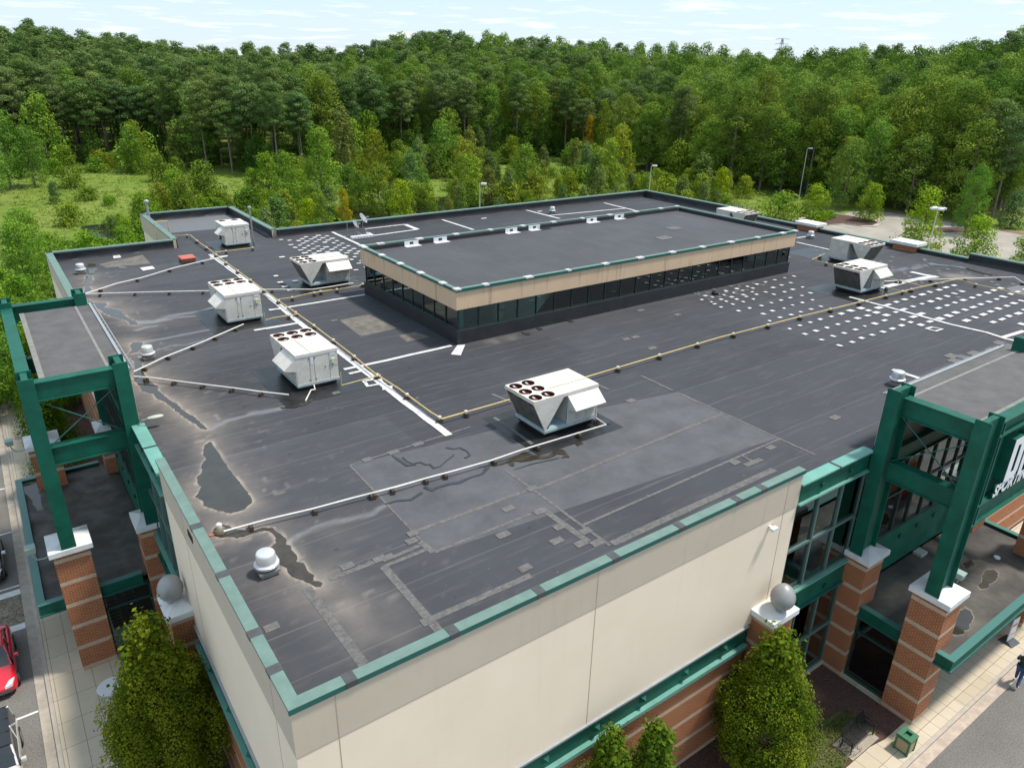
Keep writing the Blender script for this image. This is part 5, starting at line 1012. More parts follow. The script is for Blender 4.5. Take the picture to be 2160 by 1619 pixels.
# ---- vehicles, all pointing to -y
def loft(mb, secs, close=True):
    n = len(secs[0]); o = []
    for s_ in secs: o += s_
    fs = []
    for i in range(len(secs) - 1):
        for k in range(n): k2 = (k + 1) % n; fs.append((i * n + k, i * n + k2, (i + 1) * n + k2, (i + 1) * n + k))
    if close: fs.append(tuple(range(n))[::-1]); fs.append(tuple((len(secs) - 1) * n + k for k in range(n)))
    return mb.add(o, fs)
def csec(y, w, zb, zt, crown=.04, tuck=.06):
    return [(-w + tuck, y, zb), (w - tuck, y, zb), (w, y, zb + .12), (w + .0, y, zb + (zt - zb) * .6), (w - .05, y, zt - .05), (w - .14, y, zt), (w * .4, y, zt + crown), (-w * .4, y, zt + crown), (-w + .14, y, zt), (-w + .05, y, zt - .05), (-w, y, zb + (zt - zb) * .6), (-w, y, zb + .12)]
def car(name, label, x, y, col, kind='sedan'):
    """y = front bumper position, car extends to +y"""
    t = empty(name, (x, y, -.14)); tag(t, label, "car", "cars parked along the left kerb"); P, n_ = new("car_paint_" + name + label[:5].replace(" ", "_"), .28, .6); n_.b.inputs["Base Color"].default_value = (*col, 1); n_.b.inputs["Coat Weight"].default_value = .8; n_.b.inputs["Coat Roughness"].default_value = .05
    Lc = 4.6; hw = .9
    if kind == 'sedan':
        S_ = [(.0, .62, .30, .52), (.12, .78, .22, .62), (.35, .86, .18, .70), (.9, hw, .17, .80), (1.35, hw, .17, .86), (2.2, hw, .17, .90), (3.2, hw, .17, .93), (3.9, hw, .18, .95), (4.35, .84, .22, .92), (4.55, .76, .3, .85), (4.6, .66, .36, .7)]
        C_ = [(1.25, .72, .86), (1.75, .66, 1.22), (2.15, .60, 1.38), (2.9, .60, 1.42), (3.5, .58, 1.34), (4.05, .64, .97)]
    else:
        S_ = [(.0, .74, .45, .75), (.1, .8, .35, .98), (.5, .86, .3, 1.08), (1.3, hw, .3, 1.12), (2.2, hw, .3, 1.12), (3.6, hw, .3, 1.12), (4.3, hw, .32, 1.1), (4.4, .84, .4, 1.0)]
        C_ = [(1.35, .76, 1.12), (1.6, .74, 1.5), (1.9, .72, 1.74), (2.9, .72, 1.80), (4.1, .72, 1.78), (4.35, .74, 1.15)]
    b_ = MB(); loft(b_, [csec(yy, w, zb, zt) for yy, w, zb, zt in S_]); body = b_.build("body", P, t, smooth=35); body.modifiers.new("s", 'SUBSURF').levels = 1; body.modifiers["s"].render_levels = 2
    def cs(yy, w, z, zb=.8): return [(-w - .12 if z < 1.3 else -w - .04, yy, zb), (w + .12 if z < 1.3 else w + .04, yy, zb), (w, yy, z - .03), (w * .8, yy, z), (-w * .8, yy, z), (-w, yy, z - .03)]
    g = MB(); loft(g, [[(-w - .13, yy, .84 if kind == 'sedan' else 1.0), (w + .13, yy, .84 if kind == 'sedan' else 1.0), (w, yy, z - .04), (w * .7, yy, z), (-w * .7, yy, z), (-w, yy, z - .04)] for yy, w, z in C_]); gl = g.build("windows", CARGL, t, smooth=30)
    rf = MB(); top = C_[2:-1] if kind == 'sedan' else C_[2:5]; loft(rf, [[(-w - .015, yy, z - .05), (w + .015, yy, z - .05), (w * .8, yy, z + .015), (0, yy, z + .035), (-w * .8, yy, z + .015)] for yy, w, z in top])
    rm = P if kind == 'sedan' else mat("dark_soft_top", (.015, .02, .028), .6, noise=.1)
    rf.build("roof", rm, t, smooth=40); pl = MB()
    for s_ in (-1, 1):
        for (ya, wa, za), (yb, wb, zb) in ((C_[0], C_[2]), (C_[-1], C_[-2])): pl.tube([(s_ * (wa + .02), ya, za - .02), (s_ * (wb + .0), yb, zb - .02)], .045, 6)
        ym = (C_[2][0] + C_[-2][0]) / 2 - .1; pl.tube([(s_ * (.73 if kind == 'sedan' else .84), ym, .9), (s_ * (.61 if kind == 'sedan' else .73), ym, C_[3][2] - .04)], .04, 6)
    pl.build("pillars", P if kind == 'sedan' else mat("white_trim_suv", (.7, .7, .7), .4), t)
    if kind == 'sedan': MB().box(-.4, .4, 2.35, 2.95, 1.44, 1.462).build("sunroof", CARGL, t)
    else:
        q = MB()
        for yy in (1.9, 2.65, 3.4, 4.1): q.tube([(-.72, yy, 1.80), (.72, yy, 1.80)], .02, 6)
        q.build("roof_seams", BLACK, t)
    for s_ in (-1, 1):
        MB().hexa([(s_ * .92 - .02, 1.62, .95), (s_ * .92 + .02, 1.62, .95), (s_ * 1.06 + .02, 1.78, .93), (s_ * 1.06 - .02, 1.78, .93)] if 0 else [(s_ * .98 - .1, 1.6, .9), (s_ * .98 + .1, 1.6, .9), (s_ * .98 + .1, 1.74, .9), (s_ * .98 - .1, 1.74, .9)], [(s_ * .98 - .1, 1.62, 1.06), (s_ * .98 + .1, 1.62, 1.06), (s_ * .98 + .1, 1.76, 1.06), (s_ * .98 - .1, 1.76, 1.06)]).build("mirror", P if col[0] > .1 else WHITEM, t, bevel=.03)
        MB().hexa([(s_ * .52 - .14, .02, .56), (s_ * .52 + .14, .08, .56), (s_ * .62 + .16, .42, .66), (s_ * .62 - .06, .3, .66)], [(s_ * .52 - .14, .05, .66), (s_ * .52 + .14, .1, .68), (s_ * .62 + .16, .44, .76), (s_ * .62 - .06, .3, .76)]).build("headlight", mat("clear_headlight", (.6, .62, .64), .1), t)
        for yy in (.85, 3.65):
            r_ = .33 if kind == 'sedan' else .4; wh = MB().tube([(s_ * .70, yy, r_), (s_ * .92, yy, r_)], r_, 28).build("wheel", BLACK, t); MB().tube([(s_ * .9, yy, r_), (s_ * .925, yy, r_)], r_ * .62, 20).build("rim", GALV, wh)
    MB().box(-.62, .62, -.03, .05, .36, .52).build("grille", mat("dark_chrome", (.2, .2, .2), .2, metal=.8), t)
    lp = MB(); 
    for yy in (2.3, 3.3): lp.box(.903, .908, yy - .008, yy + .008, .35, .85)
    lp.build("door_seams", BLACK, t)
    return t
car("parked_car", "bright red sedan with sunroof parked beside the left kerb", -4.12, 33.0, (.60, .006, .022)); car("parked_car", "white off road vehicle with black soft top at the bottom left", -4.3, 26.3, (.55, .55, .52), 'suv')
car("parked_car", "black sedan parked just past the crosswalk on the left", -4.1, 42.4, (.008, .009, .012)); car("parked_car", "black sedan, farthest of the cars on the left kerb", -4.2, 48.5, (.008, .008, .010))
# ---- walking person
SK = mat("skin", (.10, .05, .035), .6); JK = mat("dark_green_jacket", (.012, .03, .022), .85, noise=.3, nscale=12); JN = mat("blue_jeans", (.03, .07, .17), .85, noise=.2, nscale=20); SH = mat("white_shoes", (.7, .7, .7), .6); HR = mat("dark_hair", (.03, .012, .01), .7)
def skin(name, pts, rad, edges, m, par_, sub=1):
    me = bpy.data.meshes.new(name); me.from_pydata(pts, edges, []); o = bpy.data.objects.new(name, me); COL.objects.link(o); me.materials.append(m); o.parent = par_
    md = o.modifiers.new("skin", 'SKIN'); me.skin_vertices or None
    if not me.skin_vertices:
        bpy.context.view_layer.objects.active = o
    for v, r_ in zip(me.skin_vertices[0].data, rad): v.radius = (r_, r_) if not isinstance(r_, tuple) else r_
    me.skin_vertices[0].data[0].use_root = True; md.use_smooth_shade = True; s_ = o.modifiers.new("sub", 'SUBSURF'); s_.levels = sub; s_.render_levels = 2; return o
x, y, _ = G(2141, 1441, 0); t = empty("person", (x + .12, y, 0), 0.15); tag(t, "walking person in dark green jacket, blue jeans and white shoes at the front kerb", "person")
body = [(0, 0, .95), (.02, 0, 1.12), (.06, 0, 1.35), (.08, 0, 1.47), (.12, 0, 1.55), (.15, 0, 1.66), (.16, 0, 1.76), (0, -.1, .92), (-.16, -.1, .52), (-.42, -.1, .14), (0, .1, .92), (.2, .1, .52), (.26, .1, .08), (.07, -.19, 1.42), (.0, -.25, 1.18), (.16, -.26, .98), (.07, .19, 1.42), (.14, .25, 1.2), (.38, .2, 1.14), (-.36, -.11, .05), (-.26, -.11, .03), (.34, .1, .03), (.42, .1, .03)]
rad = [.14, .13, .16, .09, .055, .085, .09, .095, .065, .045, .095, .065, .045, .065, .05, .032, .065, .05, .032, .04, .03, .04, .03]
edg = [(0, 1), (1, 2), (2, 3), (3, 4), (4, 5), (5, 6), (0, 7), (7, 8), (8, 9), (0, 10), (10, 11), (11, 12), (3, 13), (13, 14), (14, 15), (3, 16), (16, 17), (17, 18), (9, 19), (19, 20), (12, 21), (21, 22)]
bp_, br_, be_ = list(body), list(rad), list(edg)
for hx, hy, hz, root, sg in ((.16, -.26, .98, 15, -1), (.38, .2, 1.14, 18, 1)):
    pw = len(bp_); bp_.append((hx + .04, hy, hz - .06)); br_.append((.030, .02)); be_.append((root, pw))
    for k, ln in enumerate((.065, .075, .07, .055)):
        a = len(bp_); off = (-.024 + .016 * k) ; bp_ += [(hx + .05 + off, hy + .004 * k, hz - .10), (hx + .06 + off, hy + .006 * k - .01 * sg, hz - .10 - ln)]; br_ += [.009, .007]; be_ += [(pw, a), (a, a + 1)]
    a = len(bp_); bp_ += [(hx + .08, hy - .02 * sg, hz - .07), (hx + .10, hy - .03 * sg, hz - .11)]; br_ += [.010, .008]; be_ += [(pw, a), (a, a + 1)]
skin("body", bp_, br_, be_, SK, t)
sel = [1, 2, 3, 13, 14, 15, 16, 17, 18, 0]; ix = {v: i for i, v in enumerate(sel)}; skin("jacket", [body[i] for i in sel], [rad[i] * 1.16 + .012 for i in sel], [(ix[a], ix[b_]) for a, b_ in edg if a in ix and b_ in ix], JK, t)
sel = [0, 7, 8, 9, 10, 11, 12]; ix = {v: i for i, v in enumerate(sel)}; skin("jeans", [body[i] for i in sel], [rad[i] * 1.1 + .014 for i in sel], [(ix[a], ix[b_]) for a, b_ in edg if a in ix and b_ in ix], JN, t)
for P in ([(-.37, -.11, .06), (-.24, -.11, .045)], [(.27, .1, .05), (.43, .1, .045)]): skin("shoe", P, [.06, .05], [(0, 1)], SH, t)
skin("hair", [(.13, 0, 1.72), (.135, 0, 1.80), (.09, 0, 1.74)], [.10, .085, .075], [(0, 1), (0, 2)], HR, t)
q = MB(); q.tube([(.25, -.03, 1.69), (.262, -.03, 1.69)], .008, 6).tube([(.25, .03, 1.69), (.262, .03, 1.69)], .008, 6).tube([(.235, -.022, 1.62), (.25, 0, 1.617), (.235, .022, 1.62)], .006, 4); q.build("face_features", BLACK, t); MB().hexa([(.24, -.012, 1.64), (.27, -.012, 1.64), (.27, .012, 1.64), (.24, .012, 1.64)], [(.24, -.006, 1.69), (.25, -.006, 1.69), (.25, .006, 1.69), (.24, .006, 1.69)]).build("nose", SK, t)
# ================================================================== TERRAIN, WATER, PARKING LOT
SKY = [(0,65),(100,70),(200,78),(300,90),(420,103),(500,108),(700,105),(760,92),(850,76),(960,68),(1080,73),(1200,78),(1300,92),(1450,102),(1700,110),(1780,100),(1850,97),(1960,108),(2080,88),(2160,78)]
EDGE = [(-300,231),(300,231),(420,205),(600,197),(700,215),(850,228),(1200,238),(1400,210),(1550,186),(1800,178),(2160,168),(2500,165)]
SX, SYv = zip(*SKY); EX, ED = zip(*EDGE)
def hor(px): return 116.5 + px * .01966
def col_of(x, y):                        # photograph column of a far ground direction, used as an azimuth scale
    c = RW.T @ np.array([x, y, -CH]); return PX + FOC * c[0] / max(-c[2], 1e-3)
AZC = {}
def az_of(px):
    d = RW @ np.array([px - PX, -(hor(px) - PY), -FOC]); return math.atan2(d[0], d[1])
CP = np.linspace(-500, 2700, 200); CA = np.array([az_of(p) for p in CP])
def pxaz(a): return np.interp(a, CA, CP)
def terr(x, y):
    x = np.asarray(x, float); y = np.asarray(y, float); a = np.arctan2(x, y); px = pxaz(a); D = np.hypot(x, y)
    e = (hor(px) - np.interp(px, SX, SYv)) / 1840.0; Rr = 26.4 + e * 450 - 21.5; d0 = np.interp(px, EX, ED)
    t = np.clip((D - d0) / (450 - d0), 0, 1); rise = Rr * (t ** 1.0) - np.clip(D - 450, 0, 400) * .03
    und = (np.sin(x * .045 + 1) * np.cos(y * .06) * .5) * np.clip((D - 110) / 60, 0, 1)
    return np.where(D > d0, rise, 0) + und * (y > 84) - .22
NA, ND = 150, 120
angs = np.linspace(CA[0] - .5, CA[-1] + .35, NA); rads = np.concatenate([[1], np.geomspace(6, 1500, ND - 1)])
vs = []; 
for D in rads:
    x = D * np.sin(angs); y = D * np.cos(angs); z = terr(x, y) ; vs.append(np.stack([x, y, z], 1))
V = np.concatenate(vs); fs = [(i * NA + k, i * NA + k + 1, (i + 1) * NA + k + 1, (i + 1) * NA + k) for i in range(ND - 1) for k in range(NA - 1)]
GROUND, n = new("meadow_ground", .95, .1); c = n.ramp(n.noise(.05, 6), [(.3, (.11, .19, .026)), (.5, (.18, .25, .042)), (.7, (.27, .29, .085))])
c = n.mix(n.m('MULTIPLY', n.noise(.6, 6), .5), c, (.05, .085, .02)); n.L(c, n.b.inputs["Base Color"]); n.bump(n.noise(2.5, 5), .8, .3)
g = MB(); g.add([tuple(v) for v in V], [f[::-1] for f in fs]); o = g.build("ground", GROUND); tag(o, kind="structure")
WATER, n = new("dark_pond_water", .07, .6); n.b.inputs["Base Color"].default_value = (.018, .020, .012, 1); n.bump(n.noise(1.5, 3), .06)
o = MB().poly(rough_outline([G(*p, 0)[:2] for p in [(170,482),(300,470),(480,466),(700,446),(900,421),(1080,410),(1100,420),(1000,440),(800,462),(560,490),(300,520),(190,505)]], 1.0, 5, 3) and [(*p, .42) for p in rough_outline([G(*p, 0)[:2] for p in [(170,482),(300,470),(480,466),(700,446),(900,421),(1080,410),(1100,420),(1000,440),(800,462),(560,490),(300,520),(190,505)]], 1.0, 5, 3)]).build("pond_water", WATER); tag(o, kind="structure")
LOT = [(69.5, 6.9), (69.5, 80), (118, 84.5), (134.5, 86), (141.5, 86.5), (149, 85.6), (153.5, 80), (154, 72), (153, 62), (153.5, 50), (158, 36), (175, 10), (120, 7.4)]
o = MB().poly([(*p, -.12) for p in LOT]).build("parking_lot", mat("sun_bleached_asphalt", (.31, .28, .24), .9, noise=.2, nscale=.25, detail=8)); tag(o, kind="structure")
DRYG = mat("dry_grass_verge", (.21, .15, .07), .95, noise=.4, nscale=.8)
o = MB().poly([(*p, -.10) for p in [(134.5, 86.1), (141.5, 86.6), (149, 85.8), (153.7, 80), (154.2, 72), (153.2, 62), (153.7, 50), (158.3, 36), (162, 36), (157.5, 50), (156.5, 62), (158, 73), (157, 82), (150.5, 88.5), (141, 89.5), (134, 89)]]).build("grass_verge", DRYG); tag(o, kind="structure")
def island(pts, name="kerb"):
    o = MB().prism(pts, -.2, .02).build("kerb", CURB); tag(o, kind="structure"); cx = sum(p[0] for p in pts) / len(pts); cy = sum(p[1] for p in pts) / len(pts)
    P = [(cx + (p[0] - cx) * .93, cy + (p[1] - cy) * .86, .05) for p in pts]; o = MB().poly(P).build("planting_bed", MULCH); tag(o, kind="structure")
def oval(cx, cy, a, b, an, n=18): return [(cx + a * math.cos(t) * math.cos(an) - b * math.sin(t) * math.sin(an), cy + a * math.cos(t) * math.sin(an) + b * math.sin(t) * math.cos(an)) for t in np.linspace(0, 2 * math.pi, n, endpoint=False)]
island([G(*p, 0)[:2] for p in [(1660,470),(1700,456),(1760,449),(1800,455),(1840,462),(1862,470),(1850,477),(1820,477),(1780,472),(1750,474),(1700,484)]])
island(oval(*G(2010, 485, 0)[:2], 6, 2.6, -.5)); island(oval(*G(2040, 545, 0)[:2], 6, 2.2, -.5)); island(oval(*G(1930, 520, 0)[:2], 5, 2.2, -.5))
for a, b_ in [((1735,470),(1800,486)), ((1762,463),(1838,481)), ((2030,560),(2070,572)), ((1850,455),(1852,456))]:
    P0 = G(*a, 0); P1_ = G(*b_, 0); o = MB().strip([P0, P1_], .15, -.112).build("stall_line", LINE); tag(o, kind="structure")
# wooden fence behind the right parapet
for k, px in enumerate((1565, 1590)):
    pass
P0 = G(1540, 440, 0); P1_ = G(1592, 455, 0); t = empty("wooden_fence", P0); tag(t, "weathered wooden rail fence behind the right hand parapet", "fence"); d = Vector(P1_) - Vector(P0); q = MB()
for k in range(7): q = MB(); p = d * (k / 6); q.box(p.x - .08, p.x + .08, p.y - .08, p.y + .08, 0, 1.5); q.build("post", WOODF := mat("grey_fence_wood", (.30, .26, .2), .85), t)
for z in (.5, .9, 1.3): MB().tube([(0, 0, z), (d.x, d.y, z)], .06, 6).build("rail", WOODF, t)
# lamp posts
def lamp_post(x, y, h, heads, lab):
    t = empty("parking_lamp_post", (x, y, -.1)); tag(t, lab, "lamp post", "lamp posts beyond the roof"); PM = mat("grey_white_pole", (.5, .5, .5), .45)
    MB().tube([(0, 0, .6), (0, 0, h)], [.10, .07], 10).build("pole", PM, t, smooth=True); MB().lathe([(.3, 0), (.3, .6)], n=14).build("base", CURB, t)
    for k in range(heads):
        a = -.6 + k * math.pi * 2 / max(heads, 1) if heads > 1 else -.55; c_, s_ = math.cos(a), math.sin(a); tr = lambda u, v, z: (u * c_ - v * s_, u * s_ + v * c_, h + z)
        MB().hexa([tr(.25, -.34, -.0), tr(1.1, -.34, -.0), tr(1.1, .34, -.0), tr(.25, .34, -.0)], [tr(.2, -.36, .26), tr(1.12, -.32, .26), tr(1.12, .32, .26), tr(.2, .36, .26)]).build("lamp_head", WHITEM, t, bevel=.03); MB().tube([tr(0, 0, .12), tr(.3, 0, .12)], .04, 6).build("arm", PM, t)
for (px, py, h, hd, lab) in [(1012, 388, 9.0, 1, "single head grey lamp post behind the middle of the rear parapet"), (1374, 350, 9.0, 1, "single head grey lamp post at the rear right corner of the roof")]:
    x, y, _ = G(px, py, h); lamp_post(x, y, h, hd, lab)
x, y, _ = G(1685, 420, 0); lamp_post(x, y, 10.9, 1, "tall single head lamp post leaning into the trees left of the parking island"); x, y, _ = G(1979, 440, 8.5); lamp_post(x, y, 8.5, 4, "lamp post with four white box heads in the right parking lot")
# lattice tower on the horizon
px = 1641; a = az_of(px); D = 900; t = empty("transmission_tower", (D * math.sin(a), D * math.cos(a), -2)); tag(t, "faint grey lattice transmission tower rising above the far treeline", "tower"); q = MB(); hT = CH + 2 + (hor(px) - 86) / 1840 * D
def bw(z): return 4.5 * (1 - z / hT) + .7
lv = [0, hT * .3, hT * .5, hT * .65, hT * .78, hT * .88, hT]
for sx in (-1, 1):
    for sy in (-1, 1): q.tube([(sx * bw(z), sy * bw(z), z) for z in lv], .22, 4)
for z0, z1 in zip(lv[:-1], lv[1:]):
    for s_ in (-1, 1):
        q.tube([(-bw(z0), s_ * bw(z0), z0), (bw(z1), s_ * bw(z1), z1)], .13, 4); q.tube([(bw(z0), s_ * bw(z0), z0), (-bw(z1), s_ * bw(z1), z1)], .13, 4); q.tube([(s_ * bw(z0), -bw(z0), z0), (s_ * bw(z1), bw(z1), z1)], .13, 4)
q.build("lattice_body", GALV, t)
for z in (.82, .91, .99): MB().tube([(-7 * math.cos(a), 7 * math.sin(a), hT * z), (0, 0, hT * z + 1), (7 * math.cos(a), -7 * math.sin(a), hT * z)], .25, 4).build("cross_arm", GALV, t)

# ================================================================== VEGETATION
def leafmat(name, c0, c1, tr=.25):
    m = bpy.data.materials.new(name); m.use_nodes = True; t = m.node_tree; t.nodes.clear(); o = t.nodes.new("ShaderNodeOutputMaterial"); d = t.nodes.new("ShaderNodeBsdfDiffuse"); tl = t.nodes.new("ShaderNodeBsdfTranslucent"); mx = t.nodes.new("ShaderNodeMixShader"); mx.inputs[0].default_value = tr
    at = t.nodes.new("ShaderNodeAttribute"); at.attribute_name = "vary"; oi = t.nodes.new("ShaderNodeObjectInfo"); r = t.nodes.new("ShaderNodeMix"); r.data_type = 'RGBA'; r.inputs[6].default_value = (*c0, 1); r.inputs[7].default_value = (*c1, 1); t.links.new(at.outputs["Fac"], r.inputs[0])
    mu = t.nodes.new("ShaderNodeMix"); mu.data_type = 'RGBA'; mu.blend_type = 'MULTIPLY'; mu.inputs[0].default_value = 1; t.links.new(r.outputs[2], mu.inputs[6]); t.links.new(oi.outputs["Color"], mu.inputs[7])
    t.links.new(mu.outputs[2], d.inputs[0]); t.links.new(mu.outputs[2], tl.inputs[0]); t.links.new(d.outputs[0], mx.inputs[1]); t.links.new(tl.outputs[0], mx.inputs[2]); t.links.new(mx.outputs[0], o.inputs[0]); return m
LEAF = leafmat("leaf_foliage", (.054, .132, .022), (.225, .335, .058)); PINE = leafmat("pine_needles", (.066, .132, .036), (.205, .285, .088), .25)
HORN = leafmat("hornbeam_leaves", (.050, .105, .010), (.26, .30, .024), .3); BARK = mat("grey_brown_bark", (.19, .145, .12), .9, noise=.35, nscale=2)
BUSH = leafmat("bush_leaves", (.066, .155, .018), (.25, .36, .050), .3)
def leaves(clumps, per, size, seed, shell=.75, up=.35, flat=.0, vary=.5):
    """leaf clump quads spread on the outside of many clumps; returns verts, faces, vary"""
    R = np.random.RandomState(seed); P = []; N = []; VV = []; SZ = []
    for (cx, cy, cz, rx, rz, w_) in clumps:
        m = max(4, int(per * w_)); d = R.normal(size=(m, 3)); d /= np.linalg.norm(d, axis=1)[:, None]; rad_ = shell + (1 - shell) * R.rand(m) ** .6; rad_ *= np.where(R.rand(m) < .16, R.rand(m) * .6 + .9, 1)
        P.append(np.array([cx, cy, cz]) + d * rad_[:, None] * np.array([rx, rx, rz])); nn = d * np.array([1, 1, rx / rz]) + np.array([0, 0, up]) + R.normal(size=(m, 3)) * .45; N.append(nn / np.linalg.norm(nn, axis=1)[:, None])
        VV.append(np.clip(R.rand() * vary + R.rand(m) * (1 - vary), 0, 1)); SZ.append(size * R.uniform(.55, 1.25, m))
    P = np.concatenate(P); N = np.concatenate(N); VV = np.concatenate(VV); SZ = np.concatenate(SZ); m = len(P)
    a = np.cross(N, R.normal(size=(m, 3))); a /= np.linalg.norm(a, axis=1)[:, None] + 1e-9; b = np.cross(N, a); a *= SZ[:, None] * .5; b *= SZ[:, None] * .5 * R.uniform(.45, .85, m)[:, None]
    V = np.stack([P - a, P - b * 1.0, P + a, P + b], 1).reshape(-1, 3); return V, VV
def leaf_mesh(name, V, VV, m):
    me = bpy.data.meshes.new(name); n_ = len(V) // 4; me.vertices.add(len(V)); me.vertices.foreach_set("co", V.astype(np.float32).ravel()); me.loops.add(len(V)); me.loops.foreach_set("vertex_index", np.arange(len(V), dtype=np.int32)); me.polygons.add(n_)
    me.polygons.foreach_set("loop_start", np.arange(0, len(V), 4, dtype=np.int32)); me.polygons.foreach_set("loop_total", np.full(n_, 4, np.int32)); me.update()
    me.attributes.new("vary", 'FLOAT', 'FACE').data.foreach_set("value", VV.astype(np.float32)); me.materials.append(m); return me
def crown_obj(name, V, VV, m, par_): me = leaf_mesh(name, V, VV, m); o = bpy.data.objects.new(name, me); COL.objects.link(o); o.parent = par_; return o
def clumps_round(R, H, z0, rad_, n_, cs, top=.5, taper=1.6, jit=.8):
    out = []
    for i in range(n_):
        t = (i + .5) / n_; z = z0 + (H - z0) * t; prof = math.sin(min(1, (t + .12) / 1.1) ** top * math.pi) ** (1 / taper); rr = rad_ * max(.12, prof) * (R.rand() ** .4); a = i * 2.4 + R.rand() * jit; k = cs * R.uniform(.7, 1.35)
        out.append((rr * math.cos(a), rr * math.sin(a), z + R.uniform(-.3, .3) * cs, k, k * R.uniform(.6, .85), (k / cs) ** 2))
    return out
def limbs(mb, cl, H, base_r, z0, R, n_=10, lean=(0, 0)):
    mb.tube([(0, 0, -.3), (lean[0] * .3, lean[1] * .3, H * .35), (lean[0] * .7, lean[1] * .7, H * .7), (lean[0], lean[1], H * .95)], [base_r * 1.15, base_r * .85, base_r * .5, base_r * .1], 7)
    for c_ in cl[::max(1, len(cl) // n_)]:
        z = max(z0 * .9, c_[2] - math.hypot(c_[0], c_[1]) * .6); mb.tube([(0, 0, min(z, H * .9)), (c_[0] * .5, c_[1] * .5, (z + c_[2]) / 2 + .1), (c_[0], c_[1], c_[2])], [base_r * .35, base_r * .2, base_r * .06], 5)
def make_tree(name, kind, seed, H, rad_, leaf, per, ncl, cs, m=LEAF, z0=None, trunk_r=None, taper=1.6, top=.5, shell=.7):
    R = np.random.RandomState(seed); t = empty(name); z0 = H * .18 if z0 is None else z0; cl = clumps_round(R, H, z0, rad_, ncl, cs, top, taper)
    V, VV = leaves(cl, per, leaf, seed + 1, shell); crown_obj("crown", V, VV, m, t); q = MB(); limbs(q, cl, H, trunk_r or H * .016, z0, R); q.build("trunk", BARK, t, smooth=True); return t, (V, VV)
def make_pine(seed, H=21, per=150):
    R = np.random.RandomState(seed); t = empty("pine_tree"); z0 = H * R.uniform(.50, .6); cl = []; n_ = 34
    for i in range(n_):
        u = (i + .5) / n_; z = z0 + (H - z0) * u; rr = 4.1 * math.sin((u * .72 + .22) * math.pi) ** .6 * (.35 + .65 * R.rand()); a = i * 2.4; k = R.uniform(1.1, 1.8); cl.append((rr * math.cos(a), rr * math.sin(a), z, k, k * .5, k * k * .62))
    V, VV = leaves(cl, per * 1.35, .36, seed, .5, .7); crown_obj("crown", V, VV, PINE, t); q = MB(); lx = R.uniform(-.5, .5); q.tube([(0, 0, -.5), (lx * .4, 0, H * .4), (lx, 0, H * .95)], [.24, .18, .05], 7)
    for c_ in cl[::2]: q.tube([(lx * .8, 0, c_[2] - .5), (c_[0], c_[1], c_[2])], [.06, .02], 4)
    for k in range(4): z = R.uniform(.2, .48) * H; a = R.rand() * 6.28; q.tube([(lx * .4, 0, z), (math.cos(a) * .9, math.sin(a) * .9, z + .2)], [.04, .015], 4)
    q.build("trunk", BARK, t, smooth=True); return t, (V, VV)
PROTO = {}; RAW = {}
PARK = Vector((0, 0, -400))
def reg(k, tv): PROTO[k], RAW[k] = tv; PROTO[k]["_proto"] = 1
for s_ in range(4): reg("pine%d" % s_, make_pine(20 + s_, 20 + s_))
for s_ in range(4): reg("oak%d" % s_, make_tree("broadleaf_tree", 0, 40 + s_, 18 + s_, 5.4, .40, 140, 66, 1.5, LEAF, z0=2.5, taper=2.6, top=.62))
for s_ in range(3): reg("young%d" % s_, make_tree("young_tree", 0, 60 + s_, 7.0 + .4 * s_, 2.5, .32, 85, 40, .95, BUSH, z0=.5, taper=2.2, top=.55))
for s_ in range(2): reg("con%d" % s_, make_tree("young_pine", 0, 70 + s_, 6.6, 2.2, .30, 90, 34, .8, PINE, z0=.4, taper=1.4, top=.40))
for s_ in range(3): reg("bush%d" % s_, make_tree("shrub", 0, 80 + s_, 2.3, 1.7, .26, 80, 22, .75, BUSH, z0=.2, taper=2.6, trunk_r=.05))
for s_ in range(2): reg("thin%d" % s_, make_tree("slender_tree", 0, 90 + s_, 14, 1.7, .36, 70, 30, .85, BUSH, z0=3.5, taper=1.2, top=.5))
for k in PROTO:
    for c_ in PROTO[k].children: pass
    KIDS[PROTO[k].name] = list(PROTO[k].children)
USED = set()
def put(k, x, y, s_, label, cat, group, tint=(1, 1, 1), name=None, sz=None, z=None):
    src = PROTO[k]
    if k in USED:
        o = src.copy(); COL.objects.link(o)
        ch = []
        for c_ in KIDS[src.name]: d = c_.copy(); COL.objects.link(d); d.parent = o; ch.append(d)
    else: USED.add(k); o = src; ch = KIDS[src.name]
    if "_proto" in o: del o["_proto"]
    zz = float(terr(x, y)) if z is None else z
    o.location = (x, y, zz); o.rotation_euler = (0, 0, RS.rand() * 6.28); o.scale = (s_, s_, sz or s_ * RS.uniform(.9, 1.12))
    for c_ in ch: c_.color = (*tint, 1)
    if name: o.name = name
    tag(o, label, cat, group); return o
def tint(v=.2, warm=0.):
    a = 1 + RS.uniform(-v, v); w_ = RS.uniform(0, 1) ** 2 * warm; return (a * (1 + w_ * .9) * RS.uniform(.9, 1.12), a * (1 + w_ * .25), a * RS.uniform(.8, 1.15) * (1 - w_ * .2))
